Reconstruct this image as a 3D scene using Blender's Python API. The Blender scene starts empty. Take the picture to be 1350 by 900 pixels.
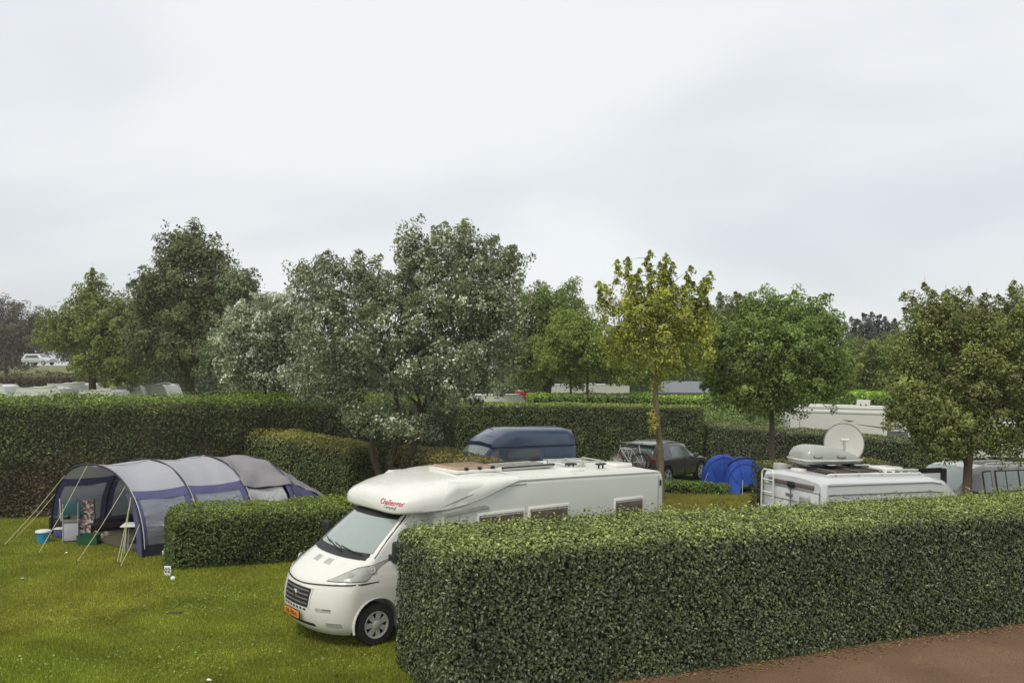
import bpy, bmesh, math, random
import numpy as np
from mathutils import Vector, Matrix
from mathutils.bvhtree import BVHTree
R = math.radians
random.seed(7)
scene = bpy.context.scene
col = scene.collection

# ------------------------------------------------------------------ camera
F, HOR, CH, G = 1200.0, 475.0, 4.7, 0.025        # focal length and horizon in photo pixels, eye height, fall of the site to the right
cam_d = bpy.data.cameras.new("camera"); cam = bpy.data.objects.new("camera", cam_d); col.objects.link(cam)
cam_d.sensor_width = 36; cam_d.lens = 36 * F / 1350; cam_d.shift_y = (HOR - 450) / 1350
cam_d.clip_start = 0.1; cam_d.clip_end = 3000
cam.location = (0, 0, CH); cam.rotation_euler = (R(90), 0, 0)
scene.camera = cam
# ------------------------------------------------------------------ sky, sun, exposure
SUN_EL, SUN_AZ = R(55), R(-150)                  # overcast: a wide soft sun from the left, slightly behind the camera
w = bpy.data.worlds.new("World"); scene.world = w; w.use_nodes = True
nt = w.node_tree; nt.nodes.clear()
def nn(t, kind, **kw):
    n = t.nodes.new(kind)
    for k, v in kw.items(): setattr(n, k, v)
    return n
out = nn(nt, "ShaderNodeOutputWorld")
sky = nn(nt, "ShaderNodeTexSky", sky_type='NISHITA', sun_disc=False, sun_elevation=SUN_EL, sun_rotation=SUN_AZ)
b1 = nn(nt, "ShaderNodeBackground"); b1.inputs[1].default_value = 0.08
b2 = nn(nt, "ShaderNodeBackground"); b2.inputs[1].default_value = 1.0
mx = nn(nt, "ShaderNodeMixShader"); mx.inputs[0].default_value = 0.9
tc = nn(nt, "ShaderNodeTexCoord"); sp = nn(nt, "ShaderNodeSeparateXYZ")
nt.links.new(tc.outputs['Generated'], sp.inputs[0])
az = nn(nt, "ShaderNodeMath", operation='ABSOLUTE'); nt.links.new(sp.outputs[2], az.inputs[0])
ad = nn(nt, "ShaderNodeMath", operation='ADD'); nt.links.new(az.outputs[0], ad.inputs[0]); ad.inputs[1].default_value = 0.34
dx = nn(nt, "ShaderNodeMath", operation='DIVIDE'); dy = nn(nt, "ShaderNodeMath", operation='DIVIDE')
for d_, i in ((dx, 0), (dy, 1)):
    nt.links.new(sp.outputs[i], d_.inputs[0]); nt.links.new(ad.outputs[0], d_.inputs[1])
cb = nn(nt, "ShaderNodeCombineXYZ"); nt.links.new(dx.outputs[0], cb.inputs[0]); nt.links.new(dy.outputs[0], cb.inputs[1])
mp = nn(nt, "ShaderNodeMapping"); mp.inputs['Location'].default_value = (3.1, 0.9, 2.0); mp.inputs['Scale'].default_value = (0.55, 0.8, 1)
nt.links.new(cb.outputs[0], mp.inputs[0])
ns = nn(nt, "ShaderNodeTexNoise"); ns.inputs['Scale'].default_value = 1.15; ns.inputs['Detail'].default_value = 4; ns.inputs['Roughness'].default_value = 0.48
ns.inputs['Distortion'].default_value = 0.35
nt.links.new(mp.outputs[0], ns.inputs[0])
cr = nn(nt, "ShaderNodeValToRGB"); cr.color_ramp.interpolation = 'EASE'
cr.color_ramp.elements[0].position = 0.38; cr.color_ramp.elements[0].color = (0.625, 0.652, 0.682, 1)
cr.color_ramp.elements[1].position = 0.64; cr.color_ramp.elements[1].color = (0.785, 0.808, 0.818, 1)
nt.links.new(ns.outputs[0], cr.inputs[0]); nt.links.new(cr.outputs[0], b2.inputs[0])
nt.links.new(sky.outputs[0], b1.inputs[0])
nt.links.new(b1.outputs[0], mx.inputs[1]); nt.links.new(b2.outputs[0], mx.inputs[2]); nt.links.new(mx.outputs[0], out.inputs[0])
sl = bpy.data.lights.new("sun", 'SUN'); sl.energy = 1.5; sl.angle = R(18); sl.color = (1, 0.94, 0.80)
so = bpy.data.objects.new("sun", sl); col.objects.link(so)
sd = Vector((math.sin(SUN_AZ) * math.cos(SUN_EL), math.cos(SUN_AZ) * math.cos(SUN_EL), math.sin(SUN_EL)))
so.rotation_euler = sd.to_track_quat('Z', 'Y').to_euler(); so.location = (-20, -10, 40)
vs = scene.view_settings; vs.view_transform = 'Standard'; vs.look = 'None'; vs.exposure = 0.30; vs.gamma = 1; vs.use_curve_mapping = False

# ------------------------------------------------------------------ places
def gz(x, y=0): return -G * 24 * math.tanh(x / 24)
def gzn(x): return -G * 24 * np.tanh(x / 24)
def gnd(px, py):
    D = F * CH / (py - HOR - G * (px - 675)); return (px - 675) / F * D, D
def X(px, D): return (px - 675) / F * D
def Z(py, D): return CH - (py - HOR) / F * D

# ------------------------------------------------------------------ materials
MATS = {}
def mat(name, c, rough=0.5, metal=0.0, ns=0, na=0.12, bump=0, bs=None, coat=0, spec=0.5, trans=0, dirt=None, alpha=1.0, stretch=None):
    if name in MATS: return MATS[name]
    m = bpy.data.materials.new(name); m.use_nodes = True; t = m.node_tree
    p = t.nodes['Principled BSDF']; o = t.nodes['Material Output']
    p.inputs['Base Color'].default_value = (*c, 1); p.inputs['Roughness'].default_value = rough
    p.inputs['Metallic'].default_value = metal; p.inputs['Coat Weight'].default_value = coat; p.inputs['Specular IOR Level'].default_value = spec
    p.inputs['Coat Roughness'].default_value = 0.08
    tcn = nn(t, "ShaderNodeTexCoord"); src = tcn.outputs['Object']
    if stretch:
        mpn = nn(t, "ShaderNodeMapping"); mpn.inputs['Scale'].default_value = stretch; t.links.new(src, mpn.inputs[0]); src = mpn.outputs[0]
    if ns:
        n = nn(t, "ShaderNodeTexNoise"); n.inputs['Scale'].default_value = ns; n.inputs['Detail'].default_value = 5
        t.links.new(src, n.inputs[0])
        mxc = nn(t, "ShaderNodeMix", data_type='RGBA')
        mxc.inputs[6].default_value = (*[max(0, v * (1 - na * 2)) for v in c], 1)
        mxc.inputs[7].default_value = (*[min(1, v * (1 + na * 2)) for v in c], 1)
        t.links.new(n.outputs[0], mxc.inputs[0]); last = mxc.outputs[2]
        if dirt:
            n2 = nn(t, "ShaderNodeTexNoise"); n2.inputs['Scale'].default_value = dirt[1]; n2.inputs['Detail'].default_value = 6; n2.inputs['Roughness'].default_value = 0.65
            t.links.new(src, n2.inputs[0])
            rp = nn(t, "ShaderNodeValToRGB"); rp.color_ramp.elements[0].position = dirt[2]; rp.color_ramp.elements[1].position = dirt[2] + 0.22
            t.links.new(n2.outputs[0], rp.inputs[0])
            m2 = nn(t, "ShaderNodeMix", data_type='RGBA'); t.links.new(rp.outputs[0], m2.inputs[0]); t.links.new(last, m2.inputs[6])
            m2.inputs[7].default_value = (*dirt[0], 1); last = m2.outputs[2]
        t.links.new(last, p.inputs['Base Color'])
        mr = nn(t, "ShaderNodeMapRange"); mr.inputs[3].default_value = max(0.03, rough * 0.8); mr.inputs[4].default_value = min(1, rough * 1.25)
        t.links.new(n.outputs[0], mr.inputs[0]); t.links.new(mr.outputs[0], p.inputs['Roughness'])
    if bump:
        n3 = nn(t, "ShaderNodeTexNoise"); n3.inputs['Scale'].default_value = bs or (ns or 10) * 2; n3.inputs['Detail'].default_value = 4
        t.links.new(src, n3.inputs[0])
        bp = nn(t, "ShaderNodeBump"); bp.inputs['Strength'].default_value = bump; bp.inputs['Distance'].default_value = 0.03
        t.links.new(n3.outputs[0], bp.inputs['Height']); t.links.new(bp.outputs[0], p.inputs['Normal'])
    if trans:
        tr = nn(t, "ShaderNodeBsdfTranslucent"); tr.inputs[0].default_value = (*c, 1)
        ms = nn(t, "ShaderNodeMixShader"); ms.inputs[0].default_value = trans
        t.links.new(p.outputs[0], ms.inputs[1]); t.links.new(tr.outputs[0], ms.inputs[2]); t.links.new(ms.outputs[0], o.inputs[0])
        srf = ms.outputs[0]
    else: srf = p.outputs[0]
    if alpha < 1:
        tp = nn(t, "ShaderNodeBsdfTransparent"); ma = nn(t, "ShaderNodeMixShader"); ma.inputs[0].default_value = alpha
        t.links.new(tp.outputs[0], ma.inputs[1]); t.links.new(srf, ma.inputs[2]); t.links.new(ma.outputs[0], o.inputs[0])
    MATS[name] = m; return m

def leaf_mat(name, rough=0.45, under=1.25, under_add=(0, 0, 0), trans=0.22, spec=0.4, gain=1.5):
    if name in MATS: return MATS[name]
    m = bpy.data.materials.new(name); m.use_nodes = True; t = m.node_tree
    p = t.nodes['Principled BSDF']; o = t.nodes['Material Output']; p.inputs['Roughness'].default_value = rough; p.inputs['Specular IOR Level'].default_value = spec
    a = nn(t, "ShaderNodeAttribute", attribute_name="leafcol")
    g = nn(t, "ShaderNodeNewGeometry")
    n = nn(t, "ShaderNodeTexNoise"); n.inputs['Scale'].default_value = 1.1; n.inputs['Detail'].default_value = 3; t.links.new(g.outputs['Position'], n.inputs[0])
    mr = nn(t, "ShaderNodeMapRange"); mr.inputs[1].default_value = 0.3; mr.inputs[2].default_value = 0.7; mr.inputs[3].default_value = 0.75 * gain; mr.inputs[4].default_value = 1.3 * gain
    t.links.new(n.outputs[0], mr.inputs[0])
    v = nn(t, "ShaderNodeVectorMath", operation='SCALE'); t.links.new(a.outputs['Color'], v.inputs[0]); t.links.new(mr.outputs[0], v.inputs['Scale'])
    u = nn(t, "ShaderNodeVectorMath", operation='SCALE'); t.links.new(v.outputs[0], u.inputs[0]); u.inputs['Scale'].default_value = under
    u2 = nn(t, "ShaderNodeVectorMath", operation='ADD'); t.links.new(u.outputs[0], u2.inputs[0]); u2.inputs[1].default_value = under_add
    mxc = nn(t, "ShaderNodeMix", data_type='RGBA'); t.links.new(g.outputs['Backfacing'], mxc.inputs[0]); t.links.new(v.outputs[0], mxc.inputs[6]); t.links.new(u2.outputs[0], mxc.inputs[7])
    t.links.new(mxc.outputs[2], p.inputs['Base Color'])
    tr = nn(t, "ShaderNodeBsdfTranslucent"); t.links.new(mxc.outputs[2], tr.inputs[0])
    ms = nn(t, "ShaderNodeMixShader"); ms.inputs[0].default_value = trans
    t.links.new(p.outputs[0], ms.inputs[1]); t.links.new(tr.outputs[0], ms.inputs[2]); t.links.new(ms.outputs[0], o.inputs[0])
    MATS[name] = m; return m

M_white = mat("motorhome_paint", (0.755, 0.75, 0.695), 0.28, ns=3, na=0.02, coat=0.5, dirt=((0.52, 0.51, 0.43), 2.2, 0.62), stretch=(1, 1, 0.6))
M_side = mat("motorhome_wall", (0.66, 0.665, 0.61), 0.38, ns=2, na=0.02, dirt=((0.5, 0.49, 0.41), 1.7, 0.64))
M_roof = mat("motorhome_roof", (0.70, 0.70, 0.64), 0.42, ns=5, na=0.04, dirt=((0.42, 0.41, 0.33), 3.5, 0.56))
M_black = mat("black_plastic", (0.012, 0.012, 0.013), 0.5, ns=20)
M_trim = mat("grey_plastic", (0.16, 0.16, 0.15), 0.55, ns=15)
M_lgrey = mat("light_grey_plastic", (0.42, 0.42, 0.38), 0.5, ns=9)
M_tyre = mat("tyre_rubber", (0.018, 0.017, 0.016), 0.85, ns=18, na=0.2, bump=0.3)
M_alloy = mat("silver_rim", (0.62, 0.62, 0.60), 0.35, 0.35, ns=10, na=0.08)
M_glass = mat("tinted_glass", (0.035, 0.045, 0.045), 0.08, ns=2, coat=0.6, spec=0.8)
M_screen = mat("windscreen_with_blind", (0.27, 0.33, 0.30), 0.10, ns=1.6, na=0.07, coat=1.0, spec=0.9)
M_pane = mat("pale_glass", (0.16, 0.20, 0.19), 0.08, ns=2.5, na=0.2, coat=0.8, spec=0.8)
M_acr = mat("brown_window", (0.13, 0.095, 0.08), 0.14, ns=5, na=0.15, coat=0.5)
M_hatch = mat("brown_rooflight", (0.42, 0.27, 0.19), 0.25, ns=4, na=0.1, coat=0.4)
M_chrome = mat("chrome", (0.7, 0.7, 0.7), 0.18, 1.0, ns=8, na=0.03)
M_lens = mat("headlight_lens", (0.40, 0.41, 0.385), 0.12, ns=6, na=0.08, coat=1.0)
M_line = mat("pinstripe", (0.035, 0.008, 0.012), 0.4, ns=10)
M_red = mat("red_print", (0.55, 0.02, 0.06), 0.5, ns=10)
M_grey = mat("dark_grey_print", (0.09, 0.09, 0.10), 0.5, ns=10)
M_plate = mat("orange_plate", (0.72, 0.25, 0.03), 0.4, ns=20, na=0.05)
M_bark = mat("bark", (0.085, 0.065, 0.045), 0.9, ns=9, na=0.3, bump=0.8, bs=30, stretch=(1, 1, 0.25))
M_bark_y = mat("lichened_bark", (0.17, 0.145, 0.075), 0.9, ns=7, na=0.3, bump=0.7, bs=30, stretch=(1, 1, 0.25), dirt=((0.10, 0.08, 0.05), 5, 0.5))
M_bark_r = mat("reddish_bark", (0.13, 0.085, 0.06), 0.9, ns=8, na=0.3, bump=0.7, bs=30, stretch=(1, 1, 0.25))
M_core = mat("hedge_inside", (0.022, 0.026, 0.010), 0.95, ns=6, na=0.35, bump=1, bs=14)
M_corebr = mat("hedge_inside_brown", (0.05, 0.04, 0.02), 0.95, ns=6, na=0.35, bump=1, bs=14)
L_gloss = leaf_mat("laurel_leaf", 0.34, 1.2, trans=0.12, spec=0.6, gain=1.5)
L_std = leaf_mat("leaf", 0.5, gain=1.8)
L_pop = leaf_mat("silver_leaf", 0.5, 1.5, (0.20, 0.21, 0.17), trans=0.12, gain=1.6)
L_far = leaf_mat("far_leaf", 0.7, 1.1, trans=0.3, spec=0.2, gain=2.3)

# ------------------------------------------------------------------ object helpers
def tag(o, label=None, cat=None, group=None, kind=None):
    if label: o['label'] = label
    if cat: o['category'] = cat
    if group: o['group'] = group
    if kind: o['kind'] = kind
    return o
def thing(name, label, cat, loc=(0, 0, 0), rz=0, group=None, tilt=False):
    o = bpy.data.objects.new(name, None); col.objects.link(o); o.empty_display_size = 0.3
    o.location = loc
    if tilt:
        m = Matrix.Rotation(math.atan(G), 4, 'Y') @ Matrix.Rotation(rz, 4, 'Z'); o.rotation_euler = m.to_euler()
    else: o.rotation_euler = (0, 0, rz)
    return tag(o, label, cat, group)
def dup(o, parent=None):
    c = o.copy(); col.objects.link(c); c.parent = parent
    for ch in o.children: dup(ch, c)
    return c
def link_mesh(me, name, m, parent=None):
    o = bpy.data.objects.new(name, me); col.objects.link(o)
    if m is not None: me.materials.append(m)
    o.parent = parent
    return o

class MB:
    def __init__(s): s.bm = bmesh.new()
    def box(s, c, size, rot=None, bevel=0, seg=2):
        r = bmesh.ops.create_cube(s.bm, size=1)
        vs_ = r['verts']; mtx = Matrix.Translation(Vector(c)) @ (rot.to_4x4() if rot is not None else Matrix.Identity(4)) @ Matrix.Diagonal((*size, 1))
        bmesh.ops.transform(s.bm, matrix=mtx, verts=vs_)
        if bevel:
            es = list({e for v in vs_ for e in v.link_edges})
            bmesh.ops.bevel(s.bm, geom=es, offset=bevel, segments=seg, affect='EDGES', profile=0.5)
        return s
    def ring(s, pts): return [s.bm.verts.new(p) for p in pts]
    def loft(s, rings, closed=True, caps=True):
        vr = [s.ring(r) for r in rings]; n = len(vr[0])
        for a, b in zip(vr, vr[1:]):
            for i in range(n if closed else n - 1):
                j = (i + 1) % n
                s.bm.faces.new((a[i], a[j], b[j], b[i]))
        if caps and closed:
            s.bm.faces.new(vr[0][::-1]); s.bm.faces.new(vr[-1])
        return s
    def tube(s, pts, rad, n=6, caps=True):
        pts = [Vector(p) for p in pts]; k = len(pts)
        if not hasattr(rad, '__len__'): rad = [rad] * k
        rings = []; up = None
        for i, p in enumerate(pts):
            d = (pts[min(i + 1, k - 1)] - pts[max(i - 1, 0)])
            if d.length < 1e-6: d = Vector((0, 0, 1))
            d.normalize()
            if up is None: up = d.orthogonal().normalized()
            sdv = d.cross(up)
            if sdv.length < 1e-4: sdv = d.orthogonal()
            sdv.normalize(); up = sdv.cross(d).normalized()
            rings.append([p + rad[i] * (math.cos(a) * up + math.sin(a) * sdv) for a in [2 * math.pi * j / n for j in range(n)]])
        return s.loft(rings, True, caps)
    def lathe(s, prof, mtx, n=24, caps=False):
        rings = [[mtx @ Vector((r * math.cos(a), r * math.sin(a), z)) for a in [2 * math.pi * j / n for j in range(n)]] for r, z in prof]
        return s.loft(rings, True, caps)
    def grid(s, rows):
        return s.loft(rows, False, False)
    def poly(s, pts): s.bm.faces.new(s.ring(pts)); return s
    def slab(s, pts, d):                           # polygon given a thickness along vector d
        d = Vector(d); a = s.ring(pts); b = s.ring([Vector(p) + d for p in pts]); n = len(a)
        s.bm.faces.new(a[::-1]); s.bm.faces.new(b)
        for i in range(n): s.bm.faces.new((a[i], a[(i + 1) % n], b[(i + 1) % n], b[i]))
        return s
    def patch(s, fn, q, nu, nv, off, ref, skirt=0.012):   # q = four (a,b) corners; follows surface fn, standing proud by off
        def bil(u, v):
            return ((1-u)*(1-v)*q[0][0]+u*(1-v)*q[1][0]+u*v*q[2][0]+(1-u)*v*q[3][0], (1-u)*(1-v)*q[0][1]+u*(1-v)*q[1][1]+u*v*q[2][1]+(1-u)*v*q[3][1])
        def P(u, v): return Vector(fn(*bil(u, v)))
        rows = []; low = {}
        for j in range(nv + 1):
            row = []
            for i in range(nu + 1):
                u, v = i / nu, j / nv; e = 1e-3
                p = P(u, v); a = P(min(u + e, 1), v) - P(max(u - e, 0), v); b = P(u, min(v + e, 1)) - P(u, max(v - e, 0))
                nrm = a.cross(b)
                if nrm.length < 1e-12: nrm = p - Vector(ref)
                nrm.normalize()
                if nrm.dot(p - Vector(ref)) < 0: nrm = -nrm
                row.append(p + nrm * off); low[(i, j)] = p - nrm * skirt
            rows.append(row)
        vr = [s.ring(r) for r in rows]
        for j in range(nv):
            for i in range(nu): s.bm.faces.new((vr[j][i], vr[j][i+1], vr[j+1][i+1], vr[j+1][i]))
        per = [(i, 0) for i in range(nu)] + [(nu, j) for j in range(nv)] + [(i, nv) for i in range(nu, 0, -1)] + [(0, j) for j in range(nv, 0, -1)]
        lo = [s.bm.verts.new(low[k]) for k in per]; n = len(per)
        for k in range(n):
            i, j = per[k]; i2, j2 = per[(k+1) % n]
            s.bm.faces.new((vr[j][i], vr[j2][i2], lo[(k+1) % n], lo[k]))
        return s
    def cut(s, cutters):
        """subtract cutter bmeshes"""
        me = bpy.data.meshes.new("tmp"); bmesh.ops.recalc_face_normals(s.bm, faces=s.bm.faces); s.bm.to_mesh(me); o = bpy.data.objects.new("tmp", me); col.objects.link(o)
        cs = []
        for c in cutters:
            cm = bpy.data.meshes.new("tmpc"); bmesh.ops.recalc_face_normals(c.bm, faces=c.bm.faces); c.bm.to_mesh(cm); co = bpy.data.objects.new("tmpc", cm); col.objects.link(co); cs.append(co)
            md = o.modifiers.new("b", 'BOOLEAN'); md.operation = 'DIFFERENCE'; md.object = co; md.solver = 'EXACT'
        dg = bpy.context.evaluated_depsgraph_get(); dg.update()
        me2 = bpy.data.meshes.new_from_object(o.evaluated_get(dg))
        s.bm.clear(); s.bm.from_mesh(me2)
        for x in [o] + cs: bpy.data.objects.remove(x)
        return s
    def build(s, name, m, parent=None, ang=35, recalc=True):
        if recalc: bmesh.ops.recalc_face_normals(s.bm, faces=s.bm.faces)
        me = bpy.data.meshes.new(name); s.bm.to_mesh(me); s.bm.free()
        me.polygons.foreach_set("use_smooth", [True] * len(me.polygons))
        me.set_sharp_from_angle(angle=R(ang))
        return link_mesh(me, name, m, parent)

def np_obj(name, V, Fc, m, parent=None, cols=None):
    me = bpy.data.meshes.new(name); n, k = Fc.shape
    me.vertices.add(len(V)); me.vertices.foreach_set("co", V.astype(np.float32).ravel())
    me.loops.add(n * k); me.loops.foreach_set("vertex_index", Fc.astype(np.int32).ravel())
    me.polygons.add(n); me.polygons.foreach_set("loop_start", np.arange(0, n * k, k, dtype=np.int32))
    me.update(calc_edges=True)
    if cols is not None:
        a = me.attributes.new("leafcol", 'FLOAT_COLOR', 'FACE')
        c4 = np.ones((n, 4), np.float32); c4[:, :3] = cols; a.data.foreach_set("color", c4.ravel())
    return link_mesh(me, name, m, parent)
def unit(v): return v / np.maximum(np.linalg.norm(v, axis=1, keepdims=True), 1e-9)
def leaves(name, P, N, size, cols, m, parent, rng, aspect=0.55, fold=0.22, droop=0.0):
    n = len(P); N = unit(N); r = rng.normal(size=(n, 3)); r[:, 2] -= droop
    d = unit(r - (r * N).sum(1, keepdims=True) * N); s = np.cross(N, d)
    L = (size * rng.uniform(0.7, 1.25, n))[:, None]; W = L * aspect
    V = np.stack([P - d * L / 2, P - s * W / 2 + N * fold * W, P + d * L / 2 - N * fold * W * 0.6, P + s * W / 2 + N * fold * W], 1).reshape(-1, 3)
    b = np.arange(n)[:, None] * 4
    Fc = np.concatenate([b + [[0, 1, 2]], b + [[0, 2, 3]]], 1).reshape(-1, 3)
    return np_obj(name, V, Fc, m, parent, np.repeat(cols, 2, 0))
class Wave:                                         # smooth pseudo-noise from a few random sine waves
    def __init__(s, rng, k=14, f=1.0):
        s.k = rng.normal(size=(k, 3)) * f; s.p = rng.uniform(0, 6.28, k)
    def __call__(s, P): return np.sin(P @ s.k.T + s.p).mean(1) * 2.2
def lerpc(a, b, t): return np.array(a)[None] * (1 - t[:, None]) + np.array(b)[None] * t[:, None]

# ------------------------------------------------------------------ ground
def ground():
    xs = np.concatenate([np.linspace(-600, -60, 16), np.linspace(-50, 50, 70), np.linspace(60, 600, 16)])
    ys = np.concatenate([np.linspace(-60, -5, 6), np.linspace(0, 80, 50), np.linspace(95, 740, 16)])
    gx, gy = np.meshgrid(xs, ys); V = np.stack([gx.ravel(), gy.ravel(), gzn(gx.ravel())], 1)
    # low grassy mound far left
    V[:, 2] += 3.7 * np.exp(-((V[:, 0] + 60) / 22) ** 2 - ((V[:, 1] - 120) / 14) ** 2)
    nx = len(xs); i, j = np.meshgrid(np.arange(nx - 1), np.arange(len(ys) - 1)); a = (j * nx + i).ravel()
    Fc = np.stack([a, a + 1, a + nx + 1, a + nx], 1)
    m = bpy.data.materials.new("lawn"); m.use_nodes = True; t = m.node_tree; p = t.nodes['Principled BSDF']; p.inputs['Roughness'].default_value = 0.95; p.inputs['Specular IOR Level'].default_value = 0.15
    g = nn(t, "ShaderNodeNewGeometry")
    def noise(sc, det=4, ro=0.6):
        n = nn(t, "ShaderNodeTexNoise"); n.inputs['Scale'].default_value = sc; n.inputs['Detail'].default_value = det; n.inputs['Roughness'].default_value = ro; t.links.new(g.outputs['Position'], n.inputs[0]); return n
    def ramp(n, a_, b_):
        r = nn(t, "ShaderNodeMapRange"); r.inputs[1].default_value = a_; r.inputs[2].default_value = b_; t.links.new(n.outputs[0], r.inputs[0]); return r
    def mix(f, a_, b_):
        x = nn(t, "ShaderNodeMix", data_type='RGBA')
        t.links.new(f.outputs[0], x.inputs[0])
        for q, k in ((a_, 6), (b_, 7)):
            if isinstance(q, tuple): x.inputs[k].default_value = (*q, 1)
            else: t.links.new(q.outputs[2], x.inputs[k])
        return x
    base = mix(ramp(noise(0.35), 0.38, 0.62), (0.140, 0.180, 0.017), (0.225, 0.215, 0.027))
    fine = mix(ramp(noise(1.7), 0.42, 0.7), base, (0.125, 0.172, 0.017))
    dry = mix(ramp(noise(0.8, 5), 0.55, 0.72), fine, (0.21, 0.165, 0.032))
    sp_ = mix(ramp(noise(26, 3), 0.40, 0.62), (0.10, 0.12, 0.014), dry)
    t.links.new(sp_.outputs[2], p.inputs['Base Color'])
    bp = nn(t, "ShaderNodeBump"); bp.inputs['Strength'].default_value = 0.7; bp.inputs['Distance'].default_value = 0.03
    t.links.new(noise(40, 3).outputs[0], bp.inputs['Height']); t.links.new(bp.outputs[0], p.inputs['Normal'])
    o = np_obj("ground", V, Fc, m); tag(o, kind='structure'); return o
ground()

HD = Vector((10.47, 4.84, 0)).normalized()          # direction of the front hedge and road
HN = Vector((-HD.y, HD.x, 0))                       # away from the camera
H0 = Vector((-0.87, 12.26, 0))                      # front left foot of the front hedge
def road():
    m = bpy.data.materials.new("brown_asphalt"); m.use_nodes = True; t = m.node_tree; p = t.nodes['Principled BSDF']; p.inputs['Roughness'].default_value = 0.9
    g = nn(t, "ShaderNodeNewGeometry")
    n1 = nn(t, "ShaderNodeTexNoise"); n1.inputs['Scale'].default_value = 0.5; n1.inputs['Detail'].default_value = 6
    n2 = nn(t, "ShaderNodeTexNoise"); n2.inputs['Scale'].default_value = 55; n2.inputs['Detail'].default_value = 3
    for n in (n1, n2): t.links.new(g.outputs['Position'], n.inputs[0])
    x = nn(t, "ShaderNodeMix", data_type='RGBA'); x.inputs[6].default_value = (0.125, 0.068, 0.032, 1); x.inputs[7].default_value = (0.205, 0.125, 0.068, 1)
    mr = nn(t, "ShaderNodeMapRange"); mr.inputs[1].default_value = 0.35; mr.inputs[2].default_value = 0.68; t.links.new(n1.outputs[0], mr.inputs[0]); t.links.new(mr.outputs[0], x.inputs[0])
    y = nn(t, "ShaderNodeMix", data_type='RGBA', blend_type='MULTIPLY'); y.inputs[0].default_value = 0.75
    r2 = nn(t, "ShaderNodeMapRange"); r2.inputs[1].default_value = 0.3; r2.inputs[2].default_value = 0.7; r2.inputs[3].default_value = 0.35; r2.inputs[4].default_value = 1.5; t.links.new(n2.outputs[0], r2.inputs[0])
    t.links.new(x.outputs[2], y.inputs[6]); t.links.new(r2.outputs[0], y.inputs[7]); t.links.new(y.outputs[2], p.inputs['Base Color'])
    bp = nn(t, "ShaderNodeBump"); bp.inputs['Strength'].default_value = 0.5; bp.inputs['Distance'].default_value = 0.01; t.links.new(n2.outputs[0], bp.inputs['Height']); t.links.new(bp.outputs[0], p.inputs['Normal'])
    mb = MB(); rows = []
    rg = random.Random(3)
    for i in range(140):
        s = -22 + i * 0.5; row = []
        e = rg.uniform(-0.05, 0.05)
        for q in (0.10 + e, -2.0, -4.0, -6.0):
            P = H0 + HD * s + HN * q; row.append((P.x, P.y, gz(P.x) + 0.006))
        rows.append(row)
    mb.grid(rows); tag(mb.build("road", m), kind='structure')
road()

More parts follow.
